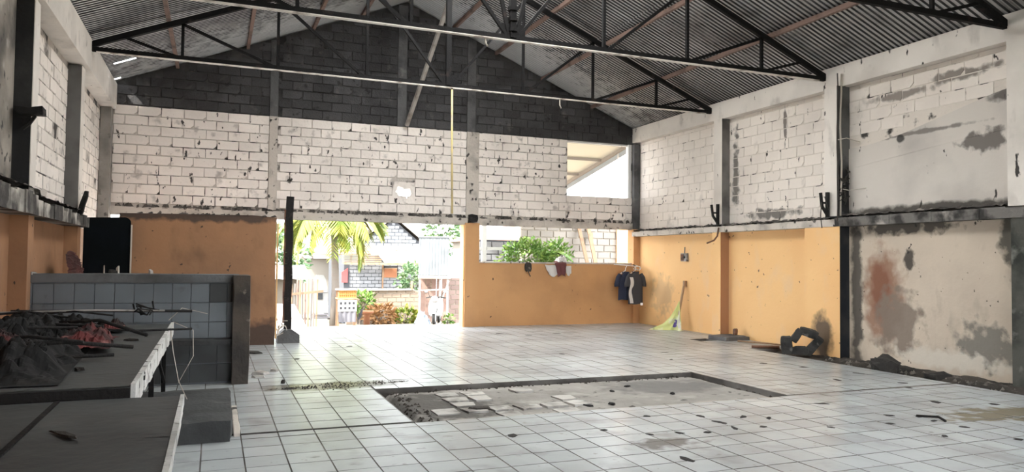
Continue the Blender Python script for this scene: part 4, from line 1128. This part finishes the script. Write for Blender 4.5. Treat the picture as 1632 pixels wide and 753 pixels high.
# checkered cloth shrine stand
t = thing('shrine_stand', (4.77, 29, ground_z(29)), 'small stand wrapped in checkered black and white cloth under an orange basket', 'stand')
for x in (-.33, .33):
    for y in (-.2, .2): obj('leg', MB().box(x - .03, x + .03, y - .03, y + .03, 0, 1.35), brown_wood, t)
obj('grey_skirt', MB().grid(16, 4, lambda u, w: (-.33 + .66 * u, -.25 - .02 * math.sin(u * 22), .16 + .42 * w)), grey_cloth, t)
for r_i in range(5):
    for c_i in range(9):
        obj('check', MB().box(-.36 + c_i * .08, -.36 + c_i * .08 + .078, -.27, -.24, .56 + r_i * .09, .56 + r_i * .09 + .088), [far_white, black_cloth, grey_cloth][0 if (r_i % 2 == 0) else 1 + (c_i % 2) * (-1) if False else (1 if c_i % 2 else 0)], t)
obj('board', MB().box(-.38, .38, -.28, .25, 1.03, 1.08), brown_wood, t)
mb = MB()
for i in range(9): mb.box(-.32 + i * .078, -.32 + i * .078 + .022, -.25, -.23, 1.08, 1.36)
for z in (1.08, 1.2, 1.33): mb.box(-.33, .33, -.255, -.235, z, z + .035)
obj('basket_lattice', mb, orange_basket, t)
obj('basket', MB().box(-.31, .31, -.22, .2, 1.08, 1.34), orange_basket, t)
obj('lid', MB().box(-.40, .38, -.3, .26, 1.37, 1.43), grey_timber, t)
obj('hanging_bag', rough_box(.1, .12, .4, 3, .03, 6, .02), black_cloth, t, loc=(.46, -.1, .25), rot=(0, .35, 0))

# palms
def frond(L_, droop, width, mt_seed):
    """a drooping frond along +x; leaflets hang on both sides of the rib"""
    mb = MB()
    rnd = random.Random(mt_seed)
    def rib(s): return Vector((L_ * (s - .22 * s * s * droop), 0, L_ * (.25 * s - .62 * droop * s * s)))
    mb.tube([rib(i / 10) for i in range(11)], .03, 4, .008)
    n = 30
    for i in range(n):
        s = .14 + .85 * i / n
        for sd in (-1, 1):
            l = width * (1 - abs(2 * s - .95) ** 2.2 * .7) * rnd.uniform(.8, 1.1)
            b = rib(s)
            d = Vector((.45, sd * rnd.uniform(.55, .8), -.45 - .35 * s)).normalized()
            q = Vector((d.y, -d.x, 0)).normalized() * .05
            m_ = b + d * l * .5
            e = b + d * l + Vector((0, 0, -.16 * l))
            mb.add([b + q * .4, b - q * .4, m_ - q, m_ + q, e, m_ + Vector((0, 0, .012))], [(0, 1, 2, 5), (0, 5, 3), (5, 2, 4), (3, 5, 4)])
    return mb
def palm(x, y, h, nf, L_, mt, label, seed, width=.75, droop=1.1):
    z = ground_z(y)
    t = thing('palm_tree', (x, y, z), label, 'palm')
    obj('trunk', MB().tube([(0, 0, -.1), (.05, 0, h * .3), (-.02, 0, h * .7), (-.15, 0, h)], .17, 10, .11), trunk_mat, t, True)
    fm = [frond(L_, droop * (.8 + .25 * k), width, seed + k).mesh('frond', mt, False, False) for k in range(3)]
    for k in range(nf):
        o = link('frond', fm[k % 3], t, (-.15, 0, h))
        o.rotation_euler = (0, R(-.35, .25), 2 * math.pi * k / nf + R(-.2, .2))
    obj('crown_shaft', MB().lathe([(.1, 0), (.16, .2), (.12, .5), (.03, .7)], 8, (-.15, 0, h - .2)), mt, t, True)
    return t
palm(4.42, 29.8, 4.75, 24, 2.65, leaf_y, 'yellow green palm whose fronds droop into the doorway view', 5, 1.0, 1.35)
def leafy(name, x, y, z, rx, ry, rz, n, size, mt, label, cat, seed, stems=5, loc_h=0):
    t = thing(name, (x, y, z), label, cat)
    rnd = random.Random(seed)
    mb = MB()
    for i in range(n):
        v = Vector((rnd.gauss(0, 1), rnd.gauss(0, 1), rnd.gauss(0, 1))).normalized() * rnd.uniform(.35, 1) ** .5
        lump = 1 + .3 * noise.noise(v * 2.3 + Vector((seed, 0, 0)))
        p = Vector((v.x * rx * lump, v.y * ry * lump, loc_h + rz + v.z * rz * lump))
        d = (v + Vector((rnd.uniform(-.8, .8), rnd.uniform(-.8, .8), rnd.uniform(-.6, .5)))).normalized()
        s = d.cross(Vector((rnd.uniform(-1, 1), rnd.uniform(-1, 1), .6))).normalized()
        l, w_ = size * rnd.uniform(.7, 1.3), size * .28
        u_ = d.cross(s) * size * .1
        mb.add([p, p + d * l * .5 + s * w_, p + d * l, p + d * l * .5 - s * w_, p + d * l * .5 + u_], [(0, 1, 4), (1, 2, 4), (2, 3, 4), (3, 0, 4)])
    f = link('foliage', mb.mesh('foliage', mt, False, False), t)
    tag(f, kind='stuff')
    for i in range(stems):
        a = 2 * math.pi * i / stems
        obj('stem', MB().tube([(.06 * math.cos(a), .06 * math.sin(a), -.1), (rx * .25 * math.cos(a), ry * .25 * math.sin(a), loc_h * .8 + rz * .6), (rx * .5 * math.cos(a), ry * .5 * math.sin(a), loc_h + rz * 1.3)], .03 + size * .06, 5, .012), trunk_mat, t)
    return t
leafy('broadleaf_tree', 2.5, 40, ground_z(40), 1.9, 1.4, 1.7, 1300, .42, leaf_b, 'blue green tree behind the paling fence at the doorway edge', 'tree', 3, 4, 1.6)
leafy('broadleaf_tree', 13.6, 46, ground_z(46), 1.1, 1.0, 1.6, 500, .4, leaf_b, 'dim green tree showing above the grey metal tank', 'tree', 4, 4, 4.2)
for k, (x, y) in enumerate(((6.0, 54.0), (12.5, 53.0), (18.5, 55.0), (.5, 52.0))):  # trees added with crowns out of view, screening sky reflected in the floor
    leafy('screen_tree', x, y, ground_z(y), 4.0, 3.0, 3.8, 1500, 1.0, leaf_y if k % 2 == 0 else leaf_b, ('added sky-screening yellow green tree rising behind the block house', 'added sky-screening dark green tree rising behind the metal tank', 'added sky-screening yellow green tree far behind the side yard', 'added sky-screening dark green tree behind the low shed')[k], 'tree', 70 + k, 3, (9.0, 11.2, 9.0, 9.0)[k])
leafy('broadleaf_tree', -2.6, 40, ground_z(40), 2.2, 1.5, 2.2, 700, .45, leaf_g, 'green tree at the far left behind the black door post', 'tree', 14, 4, 1.4)

# house with block gable
HY = 42
hz = ground_z(HY)
t = thing('block_house', (9.3, HY, hz), 'small block house with a pale gable, straight through the doorway', 'house')
HX0, HX1, HE, HA = -2.55, 2.6, 2.32 - hz, 3.9 - hz
mb = MB().prism([(HX0, 0), (HX1, 0), (HX1, HE - .6), (HX0, HE - .6)], lambda u, w, d: (u, d, w), .03, 6)
mb.prism([(-2.0, HE - .1), (2.1, HE - .1), (.22, HA - .12)], lambda u, w, d: (u, d, w), .03, 6)
hcore = obj('wall', mb, far_core, t)
FB = brick_set(far_block, 4)
def lay_far(parent, meshes, x0, x1, z0, z1, y, ok, name='block'):
    lay(parent, meshes, lambda u, z, o: (u, y + o, z), 0, x0, x1, z0, z1, ok, .2, .42, .04, .022, .006, name)
lay_far(hcore, FB, -2.0, 2.1, HE - .08, HA - .15, 0, lambda a, b, z0, z1: (max(a, -2.0 + (z1 - HE + .1) * 1.47), min(b, 2.1 - (z1 - HE + .1) * 1.27)) if min(b, 2.1 - (z1 - HE + .1) * 1.27) - max(a, -2.0 + (z1 - HE + .1) * 1.47) > .08 else False)
def ok_house(a, b, z0, z1):
    for h in ((-.42, .5, .42 - hz, 1.05 - hz), (-2.75, -2.3, .15 - hz, .95 - hz)):
        if h[2] < z0 + .1 and h[3] > z0 + .05 and a < h[1] and b > h[0]:
            if h[0] - a >= b - h[1]: b = h[0]
            else: a = h[1]
    return (a, b) if b - a > .08 else False
lay_far(hcore, FB, HX0 + .3, HX1, -.3 - hz, 1.2 - hz, 0, ok_house)
w_ = obj('window', MB().box(-.34, .44, -.06, .04, .45 - hz, 1.0 - hz), brown_wood, t)
obj('pane', MB().box(-.3, .40, -.075, -.06, .49 - hz, .96 - hz), terracotta, w_)
obj('post', MB().box(-.42, -.35, -.1, .02, -.3 - hz, 1.2 - hz), brown_wood, t)
d_ = obj('door', MB().prism([(-2.7, .18 - hz), (-2.36, .18 - hz), (-2.36, .98 - hz), (-2.7, .75 - hz)], lambda u, w, d: (u, d, w), -.1, -.03), red_paint, t)
obj('verge', MB().beam((-2.35, -.30, HE + .0), (.22, -.30, HA + .12), .24, .1, (0, 1, 0)), far_plaster, t)
obj('verge', MB().beam((2.45, -.30, HE - .07), (.22, -.30, HA + .12), .24, .1, (0, 1, 0)), far_plaster, t)
obj('tie_beam', MB().box(-2.6, 2.6, -.12, .05, HE - .28, HE - .05), far_plaster, t)
mb = MB().prism([(-2.5, HE), (.22, HA + .2), (2.5, HE), (2.5, HE - .05), (.22, HA + .12), (-2.5, HE - .05)], lambda u, w, d: (u, d, w), -.15, 6)
obj('roof', mb, roof_tile, t)
for i in range(7):
    obj('batten', MB().box(-2.75, -.6 + R(-.1, .1), -.5 - i * .02, -.42 - i * .02, HE - .42 - i * .11, HE - .36 - i * .11), brown_wood, t)
sh = MB().prism([(-.95, 1.95 - hz), (2.6, 1.95 - hz), (2.6, 1.32 - hz), (-.45, 1.30 - hz)], lambda u, w, d: (u, -.55 - (1.95 - hz - w) * .5 + d, w), 0, .03)
tag(obj('awning', sh, white_sheet, t), 'cream sheet awning')
obj('awning_beam', MB().beam((-2.7, -.85, 1.25 - hz), (2.6, -.85, 1.25 - hz), .1, .12), brown_wood, t)
t = thing('tiled_wing', (7.6, 49, ground_z(49) + .35), 'low wing with a pale tiled roof slope left of the block gable', 'house')
obj('wall', MB().box(-2.5, 1.6, 0, 2, 0, 3.6), far_plaster, t)
for i in range(9):
    o = obj('tile_row', MB().prism([(0, 0), (.34, .17), (.34, .13), (0, -.05)], lambda u, w, d: (d, u, w), -2.6, 1.9), roof_tile, t, loc=(0, -.6 + i * .30, 3.9 + i * .19))
obj('roof', MB().prism([(-.6, 3.86), (2.4, 5.75), (2.4, 5.6), (-.6, 3.7)], lambda u, w, d: (d, u, w), -2.6, 1.9), roof_tile, t)

# tan block wall and planting
FY = 34
fz = ground_z(FY)
mb = MB().box(5.6, 9.3, FY + .03, FY + .16, fz - .2, .06)
tanw = tag(obj('block_fence', mb, fence_core), 'low tan block wall in front of the block house', 'wall')
lay_far(tanw, brick_set(fence_block, 4), 5.6, 9.3, fz, .06, FY, lambda a, b, z0, z1: True)
t = thing('bench_plank', (7.6, FY - .05, .08), 'long dark plank resting along the top of the tan block wall', 'plank')
obj('board', MB().beam((-1.3, 0, .04), (1.1, .05, .02), .16, .07), grey_timber, t)
obj('upright', MB().box(.95, 1.03, -.05, .05, 0, .42), brown_wood, t)
leafy('planter_shrub', 6.8, 32.2, ground_z(32.2), .62, .4, .42, 260, .26, mat('rusty_leaf', (.28, .15, .06), .7), 'rust coloured shrub at the foot of the tan block wall', 'shrub', 6, 4)
leafy('planter_shrub', 6.1, 33.5, ground_z(33.5), .7, .3, .5, 260, .25, leaf_g, 'pale green shrub against the left end of the tan block wall', 'shrub', 7, 4, .45)
leafy('planter_shrub', 8.1, 32.9, ground_z(32.9), .66, .5, .34, 260, .24, leaf_y, 'yellow green shrub at the foot of the tan block wall', 'shrub', 8, 4)
t = thing('flower_pot', (6.05, 31.5, ground_z(31.5)), 'terracotta pedestal pot beside the rust coloured shrub', 'pot')
obj('pot', MB().lathe([(.14, 0), (.12, .4), (.28, .5), (.30, .58), (.2, .58)], 12), terracotta, t, True)
leafy('shade_bush', 9.3, 36, ground_z(36), .85, .7, .85, 700, .26, leaf_b, 'dark green bush between the block house and the metal tank', 'bush', 9, 4, 1.2)

# metal tank on a stand
t = thing('metal_tank', (8.82, 29, ground_z(29)), 'grey sheet metal tank raised on a tall boarded stand', 'tank', None, math.radians(-14))
tz = .86 - ground_z(29)
obj('shell', MB().box(-1.16, .02, .02, 1.4, tz, tz + 1.55), tank_mat, t)
for i in range(5):
    x0 = -1.17 + i * .24
    obj('panel', MB().grid(12, 1, lambda u, w: (x0 + .236 * u, .0 - .012 * math.sin(u * 6.28 * 2), tz + .02 + 1.5 * w)), tank_mat, t, True)
for i in range(3):
    y0 = .03 + i * .46
    obj('panel', MB().grid(12, 1, lambda u, w: (.035 + .01 * math.sin(u * 6.28 * 3), y0 + .45 * u, tz + .02 + 1.5 * w)), tank_mat, t, True)
obj('lid', MB().box(-1.2, .06, -.04, 1.42, tz + 1.54, tz + 1.59), tank_mat, t)
for x in (-1.12, -.3, .0):
    for y in (.05, 1.3): obj('post', MB().box(x - .04, x + .04, y - .04, y + .04, -.1, tz), grey_timber, t)
obj('beam', MB().box(-1.2, .1, -.05, .07, tz - .12, tz), far_plaster, t)
for i in range(5):
    x0 = -1.08 + i * .22
    obj('board', MB().box(x0, x0 + .21, .75 + R(-.01, .01), .78, 0, tz - .12), timber, t)
obj('rail', MB().beam((-1.15, .0, tz - .6), (.05, .0, tz - .55), .04, .05), grey_timber, t)
obj('brace', MB().beam((-.25, .0, .9), (.05, .0, tz - .2), .04, .05), grey_timber, t)
mb = MB().box(9.0, 11, 29.83, 30.1, ground_z(30) - .2, .75)
pw_ = tag(obj('block_fence', mb, fence_core), 'pinkish block wall between metal tank and orange pier', 'wall')
lay_far(pw_, brick_set(mat('pink_block', (.19, .14, .125), .9, var=.15), 3), 9.0, 11, ground_z(30), .75, 29.8, lambda a, b, z0, z1: True)

# scooter facing the hall
t = thing('scooter', (7.8, 27, ground_z(27)), 'silver white motor scooter parked in front of the tank stand', 'scooter', None, math.radians(-24))
def wheel(y, nm):
    mb = MB()
    rr, r2 = .25, .055
    mb.grid(24, 8, lambda u, w: (r2 * 1.0 * math.sin(w * 6.2832), (rr + r2 * math.cos(w * 6.2832)) * math.cos(u * 6.2832), (rr + r2 * math.cos(w * 6.2832)) * math.sin(u * 6.2832)))
    o = obj(nm, mb, dark_rubber, t, True, loc=(0, y, .305))
    obj('hub', MB().tube([(-.05, 0, 0), (.05, 0, 0)], .17, 10), silver, o)
wheel(-.62, 'front_wheel'); wheel(.62, 'rear_wheel')
obj('front_fender', MB().grid(8, 10, lambda u, w: (-.085 + .17 * u, -.62 + (.33 + .03 * math.sin(u * 3.14)) * math.cos(.5 + w * 2.2), .305 + (.33 + .03 * math.sin(u * 3.14)) * math.sin(.5 + w * 2.2))), far_white, t, True)
obj('fork', MB().tube([(0, -.6, .33), (0, -.42, .75), (0, -.36, 1.0)], .05, 8), silver, t)
obj('leg_shield', MB().grid(10, 10, lambda u, w: ((u - .5) * (.46 + .1 * math.sin(w * 3.1)), -.52 + .22 * abs(u - .5) ** 1.4 * 2 + .22 * w, .36 + .56 * w)), far_white, t, True)
obj('headlight', MB().lathe([(.02, 0), (.12, .02), (.14, .1), (.10, .22), (.02, .26)], 12), silver, t, True, loc=(0, -.52, .93), rot=(math.radians(75), 0, 0))
obj('handlebar', MB().tube([(-.36, -.26, 1.0), (-.18, -.36, 1.04), (0, -.38, 1.02), (.18, -.36, 1.04), (.36, -.26, 1.0)], .022, 8), dark_rubber, t)
for s in (-1, 1):
    o = obj('mirror', MB().tube([(s * .22, -.35, 1.04), (s * .27, -.36, 1.2), (s * .33, -.36, 1.24)], .012, 6), dark_rubber, t)
    obj('glass', MB().lathe([(.005, 0), (.06, .01), (.06, .03), (.005, .04)], 10), silver, o, True, loc=(s * .35, -.36, 1.24), rot=(math.radians(90), 0, 0))
obj('body', MB().grid(12, 12, lambda u, w: (.19 * math.sin(w * 6.2832) * math.sin(.4 + u * 2.2), -.12 + .95 * u, .55 + (.14 + .06 * u) * math.cos(w * 6.2832))), far_white, t, True)
obj('seat', MB().grid(8, 8, lambda u, w: ((u - .5) * .3, .0 + .8 * w, .76 + .06 * math.sin(u * 3.14) + .04 * w)), dark_rubber, t, True)
obj('floorboard', MB().box(-.19, .19, -.36, .1, .32, .38), silver, t)
obj('side_stand', MB().tube([(-.1, .1, .3), (-.22, .15, .01)], .015, 6), steel_black, t)
crumple('tarpaulin', (7.3, 27.2, ground_z(27.2)), .55, .5, .42, mat('blue_white_sheet', (.26, .32, .40), .6), 'crumpled blue white sheet on the ground left of the scooter', 41)
leafy('weed_clump', 8.35, 27.3, ground_z(27.3), .24, .2, .18, 90, .14, leaf_g, 'small weed clump on the ground right of the scooter', 'weed', 12, 3)

# beyond the wide opening: block wall, bushes, planks, white posts
mb = MB().box(8.3, 15, 20.03, 20.2, ground_z(20) - .2, 3.1)
yw = tag(obj('yard_wall', mb, fence_core), 'tall pale block wall of the side yard beyond the wide opening', 'wall')
lay_far(yw, brick_set(mat('cream_block', (.28, .255, .23), .9, var=.1), 4), 8.3, 13.4, 1.2, 3.0, 20, lambda a, b, z0, z1: True)
obj('orange_end', MB().box(11.45, 12.5, 19.9, 20.05, -.3, 3.1), orange, yw)
mb = MB().box(7.3, 9.1, 22.03, 22.2, ground_z(22) - .2, 2.15)
gw = tag(obj('yard_wall', mb, far_core), 'lower grey block wall left of the bushes beyond the wide opening', 'wall')
lay_far(gw, FB, 7.3, 9.1, 1.1, 2.15, 22, lambda a, b, z0, z1: True)
leafy('leafy_bush', 7.70, 18.1, ground_z(18.1), .78, .5, .62, 1500, .13, leaf_g, 'bright green leafy bush beyond the wide opening, left of the banana plant', 'bush', 15, 6, 1.05)
leafy('leafy_bush', 8.75, 18.5, ground_z(18.5), .42, .4, .55, 520, .13, leaf_g, 'narrower green bush beyond the wide opening, right of the banana plant', 'bush', 16, 5, 1.2)
t = thing('banana_plant', (8.42, 18.6, ground_z(18.6)), 'young banana plant with broad leaves between the two bushes', 'banana plant')
obj('stem', MB().tube([(0, 0, -.1), (.02, 0, 1.0), (0, 0, 1.85)], .075, 8, .05), leaf_y, t, True)
for k in range(5):
    a = k * 1.4 + 1.2
    def bl(u, w):
        s = w
        r = .85 * s
        wd = .17 * math.sin(min(1, s * 1.05 + .03) * 3.0) + .01
        return (math.cos(a) * r - math.sin(a) * (u - .5) * 2 * wd, math.sin(a) * r + math.cos(a) * (u - .5) * 2 * wd, 1.8 + .95 * s - 1.0 * s * s - .05 * abs(u - .5) * 2)
    obj('leaf', MB().grid(4, 12, bl), leaf_g, t, True)
t = thing('leaning_plank', (10.0, 18, ground_z(18)), 'grey plank leaning on the pale yard wall, left of two', 'plank')
obj('board', MB().beam((-.12, 0, 0), (.13, 1.95, 2.75), .1, .04), brown_wood, t)
t = thing('leaning_plank', (10.25, 18, ground_z(18)), 'forked brown plank leaning on the pale yard wall, right of two', 'plank')
obj('board', MB().beam((-.18, 0, 0), (.2, 1.95, 2.75), .11, .04), brown_wood, t)
obj('fork', MB().beam((.12, 1.5, 2.1), (.33, 1.95, 2.55), .06, .04), brown_wood, t)
t = thing('white_gate_frame', (6.4, 18.6, ground_z(18.6)), 'white painted gate frame just past the orange pier', 'frame')
obj('post', MB().box(.18, .30, -.05, .05, -.1, 2.9), far_white, t)
obj('post', MB().box(.86, .93, -.05, .05, -.1, 2.05), far_white, t)
obj('rail', MB().box(-.1, .93, -.04, .04, 2.02, 2.1), far_white, t)
t = thing('pink_house', (13.1, 34, ground_z(34)), 'distant house with a pinkish roof seen over the grey yard wall', 'house')
obj('wall', MB().box(-1.6, 2.5, 0, 3, 0, 4.0), far_plaster, t)
obj('roof', MB().prism([(-1.9, 3.9), (.4, 4.7), (2.8, 3.9)], lambda u, w, d: (u, d, w), -.3, 3.3), mat('pink_roof', (.36, .20, .15), .85), t)

# lean-to canopy outside the high opening
t = thing('lean_to_canopy', (8.5, 18.5, 4.4), 'cream lean-to canopy sloping away outside the high opening', 'canopy')
cz = lambda y: 4.65 - .18 * (y - 17)
obj('sheet', MB().prism([(16.2, cz(16.2)), (22, cz(22)), (22, cz(22) + .03), (16.2, cz(16.2) + .03)], lambda u, w, d: (d - 8.5, u - 18.5, w - 4.4), 6.4, 10.12), canopy_mat, t)
canopy_wood = mat('bleached_batten', (.30, .26, .23), .85)
for y in (17.1, 18.4, 19.8, 21.2): obj('purlin', MB().beam((6.4 - 8.5, y - 18.5, cz(y) - .05 - 4.4), (10.1 - 8.5, y - 18.5, cz(y) - .05 - 4.4), .05, .07), canopy_wood, t)
obj('rafter', MB().beam((1.55, 16.25 - 18.5, cz(16.25) - .08 - 4.4), (1.55, 22 - 18.5, cz(22) - .08 - 4.4), .06, .09), canopy_wood, t)
obj('fascia', MB().beam((1.68, 16.3 - 18.5, cz(16.3) - .12 - 4.4), (1.68, 22 - 18.5, cz(22) - .12 - 4.4), .03, .16), far_white, t)
for y in (17.6, 21.6): obj('post', MB().beam((1.62, y - 18.5, ground_z(y) - 4.4), (1.62, y - 18.5, cz(y) - .1 - 4.4), .03), pale_wire, t)
